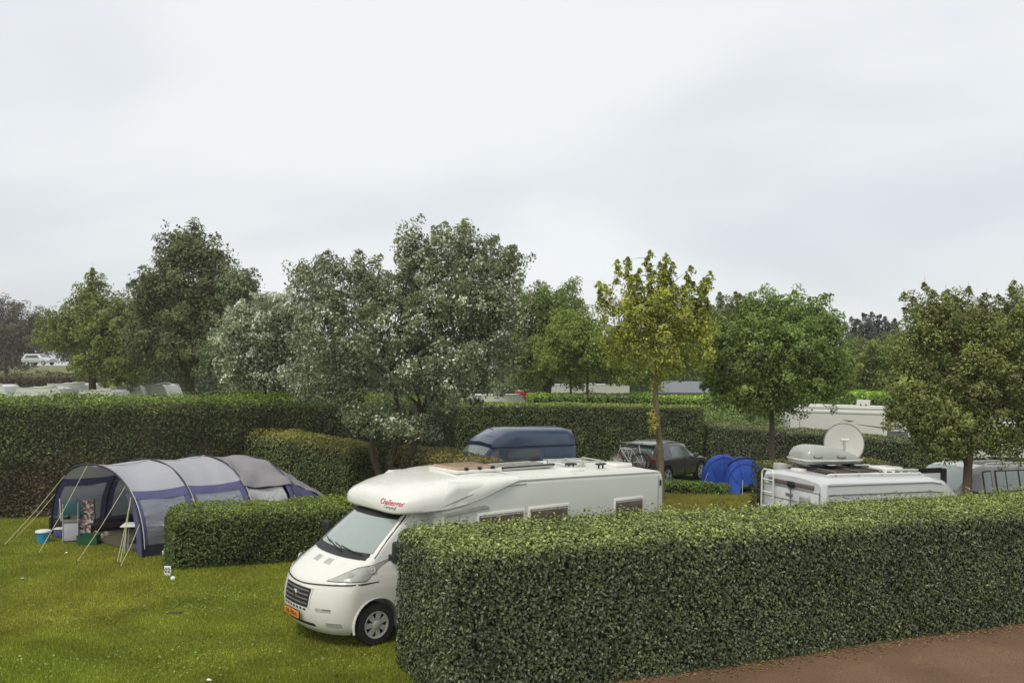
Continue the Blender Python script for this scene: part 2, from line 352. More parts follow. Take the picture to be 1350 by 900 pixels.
# ------------------------------------------------------------------ hedges
def hedge(name, label, path, width, leaf, dens, c_side, c_top, seed, parent_cat='hedge', rnd=0.3, lump=0.06, foot=0.0, mt=None, core=None, group=None, depth=0.16, sprigs=0.0, low=None, topband=0.75, droop=0.3, batter=0.0):
    """path: (x, y, height) along the centre line; leaves are scattered over a rounded box swept along it"""
    rng = np.random.default_rng(seed); mt = mt or L_std; core = core or M_core
    Pn = np.array(path, float); seg = np.linalg.norm(np.diff(Pn[:, :2], axis=0), axis=1); S = np.concatenate([[0], np.cumsum(seg)]); L = S[-1]
    root = thing(name, label, parent_cat, (Pn[0, 0], Pn[0, 1], gz(Pn[0, 0])), 0, group)
    org = np.array(root.location)
    def mapp(u, v, zf, nu, nv, nz):
        uu = np.clip(u, 0, L); x = np.interp(uu, S, Pn[:, 0]); y = np.interp(uu, S, Pn[:, 1]); h = np.interp(uu, S, Pn[:, 2])
        e = 0.4; tx = np.interp(np.clip(uu + e, 0, L), S, Pn[:, 0]) - np.interp(np.clip(uu - e, 0, L), S, Pn[:, 0]); ty = np.interp(np.clip(uu + e, 0, L), S, Pn[:, 1]) - np.interp(np.clip(uu - e, 0, L), S, Pn[:, 1])
        l = np.hypot(tx, ty); tx, ty = tx / l, ty / l
        sh = 1 - foot * np.exp(-zf / 0.22) - batter * zf
        v = v * sh
        ex = u - uu
        P = np.stack([x + tx * ex - ty * v, y + ty * ex + tx * v, zf * h], 1); P[:, 2] += gzn(P[:, 0])
        N = np.stack([tx * nu - ty * nv, ty * nu + tx * nv, nz], 1)
        return P, N
    hm = Pn[:, 2].mean(); W2 = width / 2; r = rnd
    # areas: front, back, top, two ends
    n_side = int(L * hm * dens); n_top = int(L * width * dens); n_end = int(width * hm * dens)
    def samp(n, kind):
        u = rng.uniform(0, L, n); v = rng.uniform(-W2, W2, n); z = rng.uniform(0, hm, n)
        if kind == 0: v[:] = -W2
        if kind == 1: v[:] = W2
        if kind == 2: z[:] = hm
        if kind == 3: u[:] = 0
        if kind == 4: u[:] = L
        return np.stack([u, v, z], 1)
    pts = np.concatenate([samp(n_side, 0), samp(int(n_side * 0.6), 1), samp(n_top, 2), samp(n_end, 3), samp(n_end, 4)])
    wv = Wave(rng, 16, 1.6); wv2 = Wave(rng, 16, 5.0)
    def roundb(pts, inset):
        lo = np.array([r, -W2 + r, -9.0]); hi = np.array([L - r, W2 - r, hm - r]); c = np.clip(pts, lo, hi)
        d = pts - c; n = unit(d + 1e-6); q = c + n * (r - inset[:, None])
        return q, n
    q, n = roundb(pts, np.zeros(len(pts)))
    disp = lump * wv(q) + lump * 0.5 * wv2(q) + np.minimum(rng.exponential(1.0, len(q)) * -0.35, 0) * depth + rng.uniform(0, 0.03, len(q))
    if sprigs:
        k = rng.random(len(q)) < sprigs; disp[k & (n[:, 2] > 0.5)] += rng.uniform(0.03, 0.17, (k & (n[:, 2] > 0.5)).sum())
    q = q + n * disp[:, None]
    q[:, 2] = np.maximum(q[:, 2], 0.02)
    P, N = mapp(q[:, 0], q[:, 1], q[:, 2] / hm, n[:, 0], n[:, 1], n[:, 2])
    zf = q[:, 2] / hm
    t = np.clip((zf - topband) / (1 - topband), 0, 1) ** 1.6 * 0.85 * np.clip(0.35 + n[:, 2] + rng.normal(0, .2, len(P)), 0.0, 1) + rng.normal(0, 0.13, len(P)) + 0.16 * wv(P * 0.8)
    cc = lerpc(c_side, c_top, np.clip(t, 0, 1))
    if low is not None:
        tl = np.clip((0.47 - zf + 0.10 * wv(P)) / 0.16, 0, 1)[:, None]; cc = cc * (1 - tl) + np.array(low)[None] * tl
    cc *= rng.lognormal(0, 0.33, len(P))[:, None]
    NN = N + rng.normal(0, 0.42, P.shape); NN[:, 2] += 0.25
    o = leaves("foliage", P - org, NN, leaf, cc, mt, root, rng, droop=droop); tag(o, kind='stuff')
    # dark woody inside
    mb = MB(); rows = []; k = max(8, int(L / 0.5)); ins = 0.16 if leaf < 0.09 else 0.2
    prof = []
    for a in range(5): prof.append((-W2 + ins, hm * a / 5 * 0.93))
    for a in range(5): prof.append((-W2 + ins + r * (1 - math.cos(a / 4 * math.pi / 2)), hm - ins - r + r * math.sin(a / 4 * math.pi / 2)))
    prof = prof + [(-v, z) for v, z in prof[::-1]]
    pv = np.array(prof)
    for i in range(k + 1):
        u = np.full(len(pv), ins + (L - 2 * ins) * i / k)
        shr = 1.0 if 0 < i < k else 0.9
        Pc, _ = mapp(u, pv[:, 0] * shr, pv[:, 1] * (shr ** 0.5) / hm, 0 * u, 0 * u, 0 * u)
        rows.append([Vector(p - org) for p in Pc])
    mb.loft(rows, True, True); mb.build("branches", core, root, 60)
    return root

# front hedge: two metres thick, runs on past the right edge of the frame
c0 = H0 + HN * 1.02
pth = [(c0.x + HD.x * s, c0.y + HD.y * s, h) for s, h in ((-0.12, 2.14), (3, 2.14), (6, 2.12), (10, 2.12), (14, 2.1), (20, 2.1))]
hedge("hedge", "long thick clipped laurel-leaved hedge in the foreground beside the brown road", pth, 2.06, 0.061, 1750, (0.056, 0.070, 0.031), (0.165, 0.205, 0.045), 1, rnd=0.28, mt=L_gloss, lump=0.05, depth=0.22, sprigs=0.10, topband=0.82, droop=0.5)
# short hedge in the middle of the lawn
hedge("hedge", "short knee-to-waist high hedge block between the blue tent and the white motorhome nose", [(-7.72, 20.25, 1.24), (-4.6, 21.55, 1.28), (-0.9, 23.1, 1.3)], 1.75, 0.060, 900, (0.050, 0.068, 0.018), (0.125, 0.170, 0.022), 2, rnd=0.35, lump=0.07, foot=0.25, sprigs=0.05, topband=0.72)
# tall hedge behind the tent
hedge("hedge", "tall dark hedge behind the blue tent with brown bare lower part", [(-30, 19.5, 3.2), (-14.4, 26.3, 3.32), (-11, 27.8, 3.3), (-8.5, 29.5, 3.35), (-5.5, 31.5, 3.3), (-2.6, 34.2, 3.2)], 2.2, 0.080, 560, (0.036, 0.045, 0.017), (0.112, 0.160, 0.022), 3, rnd=0.45, lump=0.16, low=(0.062, 0.046, 0.022), sprigs=0.16, topband=0.80, core=M_corebr)
# rounded hedge behind the tent tail
hedge("hedge", "rounded yellow-topped hedge between the rear end of the blue tent and the silver tree", [(-8.2, 29.2, 2.35), (-6.3, 28.1, 2.28), (-4.35, 26.9, 2.12)], 1.7, 0.075, 700, (0.058, 0.078, 0.026), (0.185, 0.170, 0.035), 4, rnd=0.42, lump=0.08, topband=0.8)
hedge("hedge", "low brownish-topped hedge between the silver tree and the blue van", [(-3.3, 27.0, 2.1), (-1.9, 25.9, 2.05), (-0.5, 24.7, 2.0)], 1.5, 0.075, 600, (0.065, 0.066, 0.022), (0.150, 0.130, 0.032), 5, rnd=0.4, lump=0.08, topband=0.7)
# square-trimmed hedge behind the van and the brown car
hedge("hedge", "tall straight square-trimmed hedge behind the blue van and the brown car", [(-3.2, 40.6, 2.75), (2, 41.3, 2.8), (8.6, 41.6, 2.85)], 1.5, 0.10, 380, (0.050, 0.064, 0.020), (0.150, 0.185, 0.030), 6, rnd=0.15, lump=0.05, topband=0.9)
hedge("hedge", "mid-height glossy hedge behind the blue pop-up tent, in front of the far white motorhome", [(8.0, 43.2, 2.1), (12, 38.6, 2.05), (16.6, 34.6, 2.05)], 1.5, 0.085, 520, (0.058, 0.075, 0.028), (0.135, 0.15, 0.035), 7, rnd=0.25, lump=0.08, mt=L_gloss, topband=0.86)
hedge("hedge", "small dark hedge between the blue pop-up tent and the white van", [(7.5, 27.3, 1.85), (11.6, 28.8, 1.85)], 1.4, 0.08, 450, (0.045, 0.052, 0.018), (0.105, 0.10, 0.03), 8, rnd=0.2, lump=0.05)
hedge("hedge", "knee-high leafy bright green hedge in front of the brown car", [(5.4, 33.5, 0.42), (7.9, 33.0, 0.45)], 1.0, 0.08, 420, (0.08, 0.12, 0.025), (0.13, 0.19, 0.03), 9, rnd=0.2, lump=0.08)
# strips of hedge farther off
hedge("hedge", "bright green grassy-topped far hedge above the square-trimmed hedge", [(0.8, 48.5, 3.0), (13, 49, 3.1)], 1.6, 0.12, 220, (0.085, 0.13, 0.03), (0.16, 0.22, 0.035), 10, rnd=0.3, lump=0.12, mt=L_far)
hedge("hedge", "bright green far hedge behind the far white motorhome", [(12.4, 50.5, 3.15), (15, 50, 3.3), (24, 49, 3.4)], 2.2, 0.12, 220, (0.085, 0.14, 0.03), (0.15, 0.23, 0.035), 11, rnd=0.4, lump=0.2, mt=L_far)
hedge("hedge", "dark brown far hedge on the left behind the row of caravan roofs", [(-52, 62, 3.3), (-37, 65.5, 3.15), (-29.5, 66, 3.2)], 2, 0.16, 110, (0.05, 0.046, 0.03), (0.07, 0.065, 0.035), 12, rnd=0.6, lump=0.2, mt=L_far, core=M_corebr)
hedge("hedgerow", "far dark hedgerow closing the view below the tree crowns", [(-44, 108, 5.6), (-30, 104, 6.5), (10, 100, 6.8), (50, 98, 6.6), (95, 104, 7)], 6, 0.42, 18, (0.05, 0.06, 0.028), (0.06, 0.075, 0.03), 13, rnd=1.5, lump=0.8, mt=L_far, depth=0.6)
# loose shrubs
def shrub(label, px, D, h, rx, seed, c1, c2, leaf=0.11, n=5000, group=None):
    rng = np.random.default_rng(seed); x = X(px, D); root = thing("shrub", label, 'shrub', (x, D, gz(x)), 0, group)
    k = 26; cen = unit(rng.normal(size=(k, 3))) * rng.uniform(0.3, 0.95, (k, 1)) * [rx, rx * 0.8, h * 0.45]; cen[:, 2] += h * 0.5
    idx = rng.integers(0, k, n); off = rng.normal(size=(n, 3)) * rx * 0.2; P = cen[idx] + off; P[:, 2] = np.clip(P[:, 2], 0.05, None)
    cc = lerpc(c1, c2, np.clip(P[:, 2] / h * 0.8 + rng.normal(0, .2, n), 0, 1)) * rng.lognormal(0, .25, n)[:, None]
    tag(leaves("foliage", P, off * 1.0 + rng.normal(size=(n, 3)) * rx * .1 + [0, 0, rx * .2], leaf, cc, L_std, root, rng), kind='stuff')
    mb = MB()
    for c in cen[:12]: mb.tube([(0, 0, 0), Vector(c) * 0.5 + Vector((0, 0, .1)), c], [0.04, 0.025, 0.01], 5)
    mb.build("stems", M_bark, root)
shrub("loose pale green shrub behind the right end of the square-trimmed hedge", 948, 45, 3.0, 1.5, 21, (0.06, 0.085, 0.03), (0.13, 0.18, 0.045), n=7000)
shrub("loose olive shrub between the round green tree and the glossy hedge", 1000, 42.5, 2.4, 1.4, 22, (0.055, 0.075, 0.03), (0.12, 0.15, 0.05), n=6000)

# ------------------------------------------------------------------ trees
def tree(name, label, px, D, lobes, trunk_r, fork_z, seed, c1, c2, leaf, ncl, per, cr, mt=None, bark=None, lean=0.0, shoots=(), group=None, forks=1, limbs=26, dots=None, flat=0.7, trunk_px=None, droop=0.4, stems=None):
    """lobes: (px, py, rx, rz[, dy[, ry]]) in photo pixels at the tree's distance, turned into metres here"""
    rng = np.random.default_rng(seed); k = D / F; x0 = X(px, D); root = thing(name, label, 'tree', (x0, D, gz(x0)), 0, group)
    org = np.array([x0, D, gz(x0)]); Lb = []
    for l in lobes:
        rx, rz = l[2] * k, l[3] * k; dy = l[4] if len(l) > 4 else 0; ry = l[5] if len(l) > 5 else (rx + rz) / 2
        Lb.append((X(l[0], D) - org[0], dy, Z(l[1], D) - org[2], rx, ry, rz))
    Lb = np.array(Lb); vol = (Lb[:, 3] * Lb[:, 4] * Lb[:, 5]) ** 0.8; li = rng.choice(len(Lb), ncl, p=vol / vol.sum())
    rad = rng.uniform(0, 1, ncl) ** (1 / 2.6) * 0.93; dirs = unit(rng.normal(size=(ncl, 3))); C = Lb[li, :3] + dirs * rad[:, None] * Lb[li, 3:6]
    for (sx, sy, hgt) in shoots:                      # upright shoots standing out of the crown
        m_ = max(3, int(hgt * k / (cr * 0.55))); zz = np.linspace(0, 1, m_)
        S_ = np.stack([np.full(m_, X(sx, D) - org[0]) + rng.normal(0, .04, m_), rng.normal(0, 0.3, m_), Z(sy, D) - org[2] - (1 - zz) * hgt * k], 1)
        C = np.concatenate([C, S_]); dirs = np.concatenate([dirs, np.tile([0, 0, 1.0], (m_, 1))]); rad = np.concatenate([rad, np.full(m_, 1.6)])
    C[:, 2] = np.maximum(C[:, 2], 0.5)
    n = len(C) * per; idx = np.repeat(np.arange(len(C)), per); scl = np.where(rad > 1.2, 0.36, 1.0)[idx]
    ax_ = dirs.copy(); ax_[:, 2] += 0.45; ax_ = unit(ax_ + rng.normal(0, .35, ax_.shape))[idx]
    h_ = rng.uniform(-1, 1, n); rr_ = rng.normal(size=(n, 3)); rr_ *= np.minimum(1, 1.7 / np.linalg.norm(rr_, axis=1, keepdims=True)); rr_ -= (rr_ * ax_).sum(1, keepdims=True) * ax_
    off = (ax_ * (h_ * 1.45)[:, None] + rr_ * (0.72 - 0.5 * h_)[:, None] * [1, 1, flat + .15]) * cr * (0.6 + 0.65 * rng.random(len(C))[idx])[:, None] * scl[:, None]
    P = C[idx] + off
    N = dirs[idx] * 0.7 + off / cr * 0.5 + rng.normal(0, 0.55, (n, 3)); N[:, 2] += 0.35
    t = np.clip(rng.normal(0.5, 0.22, len(C))[idx] + rng.normal(0, 0.18, n), 0, 1)
    cc = lerpc(c1, c2, t) * rng.lognormal(0, 0.22, n)[:, None]
    if dots is not None:
        kk = rng.random(n) < (dots[1] * 2.6 * rng.random(len(C)) ** 2)[idx]; cc[kk] = np.array(dots[0]) * rng.uniform(.7, 1.2, (kk.sum(), 1))
    tag(leaves("crown", P, N, leaf, cc, mt or L_std, root, rng, aspect=0.6, droop=droop), kind='stuff')
    # trunk (or several stems) and limbs
    bark = bark or M_bark; fork = Vector((lean, 0, fork_z))
    if stems:
        tips = []
        for (ex, ez, r_) in stems:
            e = Vector((X(ex, D) - org[0], rng.uniform(-.3, .3), Z(ez, D) - org[2])); p1 = Vector((e.x * 0.28, e.y * .3, e.z * 0.3 + 0.1))
            mb = MB(); mb.tube([(0, 0, -0.1), (e.x * .08, 0, 0.35), p1 + Vector((0.0, 0, 0.1)), (p1 + e) / 2 + Vector((0.12 * np.sign(e.x), 0, 0.0)), e], [r_ * 1.2, r_, r_ * .85, r_ * .7, r_ * .5], 9)
            mb.build("trunk", bark, root, 60); tips.append(e)
    else:
        mb = MB(); q = [Vector((0, 0, -0.1)), Vector((lean * .1, 0, .25)), Vector((lean * .35 + .03, 0.02, fork_z * .4)), Vector((lean * .7 - .02, 0, fork_z * .7)), fork, fork + Vector((lean * .3, 0, fork_z * 0.35))]
        zc = float(np.percentile(C[:, 2], 72)); cx_ = float(np.median(C[:, 0])); ld = [fork.lerp(Vector((cx_, 0, zc)), f_) + Vector((rng.normal(0, .06), rng.normal(0, .06), 0)) for f_ in (.35, .7, 1.0)]
        q = q[:5] + ld
        mb.tube(q, [trunk_r * 1.4, trunk_r * 1.08, trunk_r, trunk_r * .92, trunk_r * .82, trunk_r * .55, trunk_r * .32, trunk_r * .12], 12)
        mb.build("trunk", bark, root, 60); tips = [fork, fork.lerp(ld[0], .5)] + ld[:2]
    mb = MB(); sel = rng.choice(len(C), min(limbs, len(C)), replace=False)
    nodes = []
    for s_ in sel:
        c = Vector(C[s_]) * 1.0; b = min(tips, key=lambda t_: (t_ - c).length + (3 if t_.z > c.z - .2 and t_ is not tips[0] else 0)); mid = b.lerp(c, 0.45) + Vector((rng.normal(0, .12), rng.normal(0, .12), -0.06 * (c - b).length + 0.1))
        r0 = trunk_r * rng.uniform(0.16, 0.34)
        mb.tube([b - Vector((0, 0, .15)), b.lerp(mid, .5) + Vector((0, 0, .05)), mid, mid.lerp(c, .5), c], [r0, r0 * .8, r0 * .55, r0 * .35, r0 * .12], 6)
        nodes += [mid, mid.lerp(c, .5), c]
    nd = np.array([tuple(v) for v in nodes])
    for c in C[rng.choice(len(C), min(len(C), limbs * 6), replace=False)]:
        j = np.argmin(((nd - c) ** 2).sum(1)); a = Vector(nd[j]); b = Vector(c)
        if (a - b).length > 0.1: mb.tube([a, a.lerp(b, .5) + Vector((rng.normal(0, .05), rng.normal(0, .05), .05)), b], [trunk_r * .1, trunk_r * .07, trunk_r * .03], 4, False)
    if shoots:
        for c in C[-40:]: mb.tube([Vector(c) - Vector((0, 0, cr)), Vector(c) + Vector((0, 0, cr))], [.006, .003], 4, False)
    mb.build("branches", bark, root, 60)
    return root

# silver poplar in the middle
tree("poplar_tree", "big silver-leaved multi-stemmed tree in the middle, tallest crown in the view", 512, 26.2,
     [(600, 385, 94, 88, 0.3), (612, 335, 64, 44), (665, 400, 38, 45), (535, 305, 20, 26), (585, 305, 24, 24), (680, 345, 18, 22), (548, 352, 40, 40), (655, 355, 34, 28), (430, 385, 58, 55), (412, 350, 35, 22), (455, 440, 70, 70, -0.6), (560, 450, 100, 70, -0.4), (640, 440, 50, 70), (505, 400, 60, 60), (478, 365, 35, 32), (590, 500, 85, 40, -0.7), (440, 495, 65, 40), (520, 550, 75, 30, -0.5), (640, 500, 45, 35)],
     0.17, 1.5, 31, (0.058, 0.072, 0.030), (0.125, 0.140, 0.068), 0.100, 650, 120, 0.24, mt=L_pop, limbs=44, dots=((.36, .39, .30), .17),
     stems=[(488, 560, .13), (556, 540, .15), (520, 500, .12)], droop=0.6)
tree("silver_shrub_tree", "pale silvery tree spreading left of the big silver tree", 352, 30.5,
     [(345, 440, 55, 48), (315, 440, 32, 35), (375, 410, 42, 35), (330, 488, 45, 35), (385, 490, 48, 36), (360, 462, 60, 45)],
     0.12, 1.6, 32, (0.080, 0.092, 0.050), (0.190, 0.205, 0.120), 0.10, 340, 125, 0.24, mt=L_pop, dots=((.40, .43, .34), .25), limbs=20, droop=0.6)
# left background
tree("dark_tree", "tall dark pointed tree on the left, tallest of the background trees", 250, 55,
     [(250, 400, 60, 70), (245, 335, 34, 38), (230, 310, 16, 18), (285, 340, 22, 24), (210, 385, 35, 40), (260, 455, 80, 50), (300, 390, 35, 40), (200, 450, 40, 50)],
     0.3, 5, 33, (0.058, 0.065, 0.029), (0.094, 0.102, 0.042), 0.19, 380, 170, 0.58, mt=L_far, limbs=22)
tree("green_tree", "olive green tree with a thin pointed top left of the tall dark tree", 122, 60,
     [(115, 430, 56, 38), (122, 395, 22, 28), (150, 440, 48, 38), (88, 438, 34, 30), (165, 475, 45, 34), (128, 472, 42, 30), (190, 440, 34, 44), (175, 415, 26, 28)],
     0.25, 4, 34, (0.084, 0.098, 0.028), (0.128, 0.145, 0.042), 0.18, 330, 160, 0.56, mt=L_far, limbs=18, shoots=[(121, 357, 30)])
tree("brown_tree", "low brownish dark tree at the far left edge", 8, 140,
     [(5, 440, 40, 46), (35, 435, 30, 32), (-25, 440, 35, 50), (62, 445, 34, 32), (10, 470, 50, 20), (95, 455, 30, 25)],
     0.3, 4, 35, (0.050, 0.045, 0.030), (0.078, 0.070, 0.042), 0.34, 230, 150, 1.15, mt=L_far, limbs=14)
tree("lighter_tree", "lighter green tree between the tall dark tree and the silvery tree", 322, 50,
     [(318, 385, 22, 32), (330, 430, 30, 45), (300, 470, 40, 40)], 0.2, 4, 36, (0.070, 0.088, 0.045), (0.11, 0.13, 0.070), 0.16, 160, 140, 0.46, mt=L_far, limbs=10)
# middle background
tree("green_tree", "dark green rounded background tree just right of the silver tree", 722, 60,
     [(715, 435, 62, 55), (735, 398, 32, 26), (700, 400, 28, 26), (690, 470, 50, 50), (770, 430, 25, 28), (745, 470, 60, 45), (830, 470, 60, 40), (880, 460, 60, 45)],
     0.28, 4, 37, (0.056, 0.080, 0.020), (0.095, 0.128, 0.030), 0.18, 420, 160, 0.55, mt=L_far, limbs=20)
tree("small_fork_tree", "small bright green tree with a forked trunk behind the far caravans", 764, 48,
     [(760, 455, 52, 36), (735, 470, 32, 30), (790, 470, 38, 30), (755, 435, 32, 24), (820, 485, 35, 22)],
     0.12, 2.5, 38, (0.078, 0.105, 0.022), (0.125, 0.160, 0.034), 0.13, 280, 150, 0.40, mt=L_far, limbs=14, stems=[(752, 495, .1), (775, 490, .11)])
tree("yellow_tree", "slim yellow-green tree with upright shoots behind the motorhome's rear corner", 873, 31,
     [(860, 405, 50, 42), (895, 415, 44, 40), (822, 420, 40, 38), (918, 425, 30, 36), (865, 450, 68, 40), (868, 485, 34, 24), (815, 455, 36, 30), (925, 460, 24, 28)],
     0.11, 4.3, 39, (0.140, 0.165, 0.022), (0.255, 0.260, 0.038), 0.11, 200, 80, 0.24, bark=M_bark_y, limbs=36, lean=-0.25,
     shoots=[(857, 334, 70), (885, 350, 55), (828, 346, 60), (814, 348, 22), (905, 358, 55), (932, 365, 55), (790, 376, 26), (843, 358, 50), (870, 350, 50), (800, 378, 24), (918, 374, 40), (878, 340, 45), (837, 366, 40), (925, 372, 40)], flat=1.0, dots=((0.07, 0.075, 0.03), 0.12))
shr = tree("young_shoot", "tuft of yellow leaves sprouting low on the slim yellow tree's trunk", 864, 30.9, [(862, 560, 6, 14), (860, 548, 5, 10)], 0.02, 0.6, 40, (0.16, 0.15, 0.04), (0.3, 0.26, 0.06), 0.1, 14, 20, 0.09, limbs=4)
shr['category'] = 'shrub'
tree("round_tree", "dense round green tree on a single thin trunk, right of the yellow tree", 1018, 33.5,
     [(1040, 450, 74, 60), (985, 465, 58, 58), (955, 490, 38, 44), (1080, 470, 44, 54), (1050, 410, 48, 28), (1003, 422, 42, 36), (1020, 510, 82, 42), (1075, 430, 38, 32), (1095, 500, 30, 34), (948, 450, 30, 34)],
     0.12, 2.5, 41, (0.068, 0.102, 0.022), (0.140, 0.192, 0.040), 0.115, 520, 130, 0.30, limbs=36, droop=0.8)
tree("green_tree", "grey-green background tree showing between the yellow tree and the round tree", 965, 62,
     [(965, 425, 35, 30), (990, 430, 30, 30), (950, 460, 40, 40), (925, 450, 30, 35)], 0.25, 4, 42, (0.068, 0.084, 0.030), (0.105, 0.122, 0.042), 0.18, 190, 150, 0.52, mt=L_far, limbs=12,
     shoots=[(950, 390, 25), (965, 392, 20), (980, 390, 25), (990, 396, 20)])
tree("conifer_tree", "dark spiky far conifer right of the round green tree", 1147, 85,
     [(1147, 440, 22, 18), (1130, 450, 20, 22), (1170, 452, 24, 22), (1150, 475, 45, 28)], 0.35, 5, 43, (0.038, 0.044, 0.034), (0.055, 0.060, 0.045), 0.22, 190, 120, 0.6, mt=L_far, limbs=12,
     shoots=[(1125, 422, 20), (1135, 416, 22), (1147, 416, 24), (1158, 417, 22), (1170, 422, 20), (1180, 424, 20)])
tree("bushy_tree", "bushy mid-green tree below the dark conifer", 1158, 57,
     [(1155, 468, 46, 30), (1128, 485, 36, 30), (1188, 478, 44, 38), (1165, 505, 55, 26)], 0.15, 2, 44, (0.078, 0.098, 0.026), (0.125, 0.155, 0.040), 0.13, 240, 150, 0.40, mt=L_far, limbs=12)
tree("olive_tree", "spreading olive-brown tree on a reddish trunk at the right, over the silver car", 1276, 23.5,
     [(1240, 425, 50, 40), (1300, 435, 58, 42), (1360, 420, 55, 46), (1215, 460, 38, 45), (1275, 500, 68, 50), (1350, 495, 60, 58), (1196, 500, 32, 38), (1188, 545, 26, 26), (1235, 540, 48, 40), (1290, 565, 50, 26), (1410, 450, 60, 75), (1255, 585, 42, 22), (1212, 408, 22, 20), (1340, 550, 50, 26), (1212, 525, 38, 42), (1262, 560, 62, 38), (1325, 582, 58, 24), (1228, 578, 34, 24), (1385, 520, 50, 50)],
     0.13, 2.2, 45, (0.070, 0.084, 0.024), (0.155, 0.182, 0.046), 0.080, 940, 105, 0.225, bark=M_bark_r, limbs=60, shoots=[(1218, 378, 25), (1262, 385, 20), (1240, 388, 20), (1345, 375, 25), (1296, 392, 20), (1325, 384, 20), (1198, 390, 18)], dots=((0.12, 0.085, 0.04), 0.09))
tree("olive_tree", "dark background tree behind the olive-brown tree at the right edge", 1330, 48,
     [(1330, 445, 60, 50), (1270, 455, 50, 45), (1400, 440, 60, 60), (1300, 495, 90, 34), (1228, 440, 35, 32), (1210, 480, 40, 34)], 0.25, 3, 46, (0.050, 0.060, 0.026), (0.08, 0.095, 0.038), 0.15, 300, 150, 0.48, mt=L_far, limbs=12)

# ------------------------------------------------------------------ lettering
def text_mesh(body, size, shear=0.0, extr=0.0, bold=0.0):
    cu = bpy.data.curves.new("lettering", 'FONT'); cu.body = body; cu.size = size; cu.align_x = 'CENTER'; cu.align_y = 'CENTER'; cu.shear = shear; cu.extrude = extr; cu.offset = bold; cu.resolution_u = 3
    o = bpy.data.objects.new("lettering", cu); col.objects.link(o); dg = bpy.context.evaluated_depsgraph_get(); dg.update()
    me = bpy.data.meshes.new_from_object(o.evaluated_get(dg)); bpy.data.objects.remove(o); return me
def text_on(body, size, centre, right, up, name, m, parent, bvh=None, off=0.004, shear=0.0, bold=0.0):
    me = text_mesh(body, size, shear, 0.0, bold); right = Vector(right).normalized(); up = Vector(up).normalized(); nrm = right.cross(up)
    if bvh:
        bm = bmesh.new(); bm.from_mesh(me); bmesh.ops.subdivide_edges(bm, edges=[e for e in bm.edges if e.calc_length() > 0.05], cuts=1); bm.to_mesh(me); bm.free()
    for v in me.vertices:
        p = Vector(centre) + right * v.co.x + up * v.co.y
        if bvh:
            h = bvh.ray_cast(p + nrm * 1.0, -nrm)
            if h[0] is not None: p = h[0]
        v.co = p + nrm * off
    return link_mesh(me, name, m, parent)

# ------------------------------------------------------------------ wheels
def make_wheel(parent, c, r, width, side, spokes=6, rimr=None, dark=False):
    """wheel part with tyre, rim and spokes; side = +1 / -1 tells which way it faces along local y"""
    rimr = rimr or r * 0.66
    mtx = Matrix.Translation(Vector(c)) @ Matrix.Rotation(-side * math.pi / 2, 4, 'X')
    w2 = width / 2
    ty = MB().lathe([(rimr, -w2), (r * .93, -w2), (r, -w2 * .7), (r, w2 * .7), (r * .93, w2), (rimr * 1.04, w2 * 1.02), (rimr, w2 * .9), (rimr * .97, w2 * .2)], mtx, 32).build("wheel", M_tyre, parent, 50)
    MB().lathe([(rimr, w2 * .92), (rimr * .93, w2 * .9), (rimr * .90, w2 * .45), (rimr * .9, w2 * .2), (0.001, w2 * .2)], mtx, 28).build("rim", M_trim if dark else M_black, ty, 50)
    sp_ = MB(); sp_.lathe([(rimr * 1.0, w2 * .93), (rimr * .98, w2 * 1.02), (rimr * .88, w2 * .98), (rimr * .86, w2 * .6)], mtx, 28)
    for k in range(spokes):
        a = 2 * math.pi * k / spokes; d = Vector((math.cos(a), math.sin(a), 0)); t = Vector((-d.y, d.x, 0)); ww = rimr * .17
        pts = [d * rimr * .22 + t * ww * .8, d * rimr * .9 + t * ww * 1.25, d * rimr * .9 - t * ww * 1.25, d * rimr * .22 - t * ww * .8]
        sp_.slab([mtx @ (p + Vector((0, 0, w2 * .72))) for p in pts], (mtx.to_3x3() @ Vector((0, 0, w2 * .22))))
    sp_.lathe([(rimr * .3, w2 * .5), (rimr * .29, w2 * 1.0), (rimr * .2, w2 * 1.08), (0.001, w2 * 1.08)], mtx, 20)
    sp_.build("spokes", M_alloy, ty, 40)
    return ty

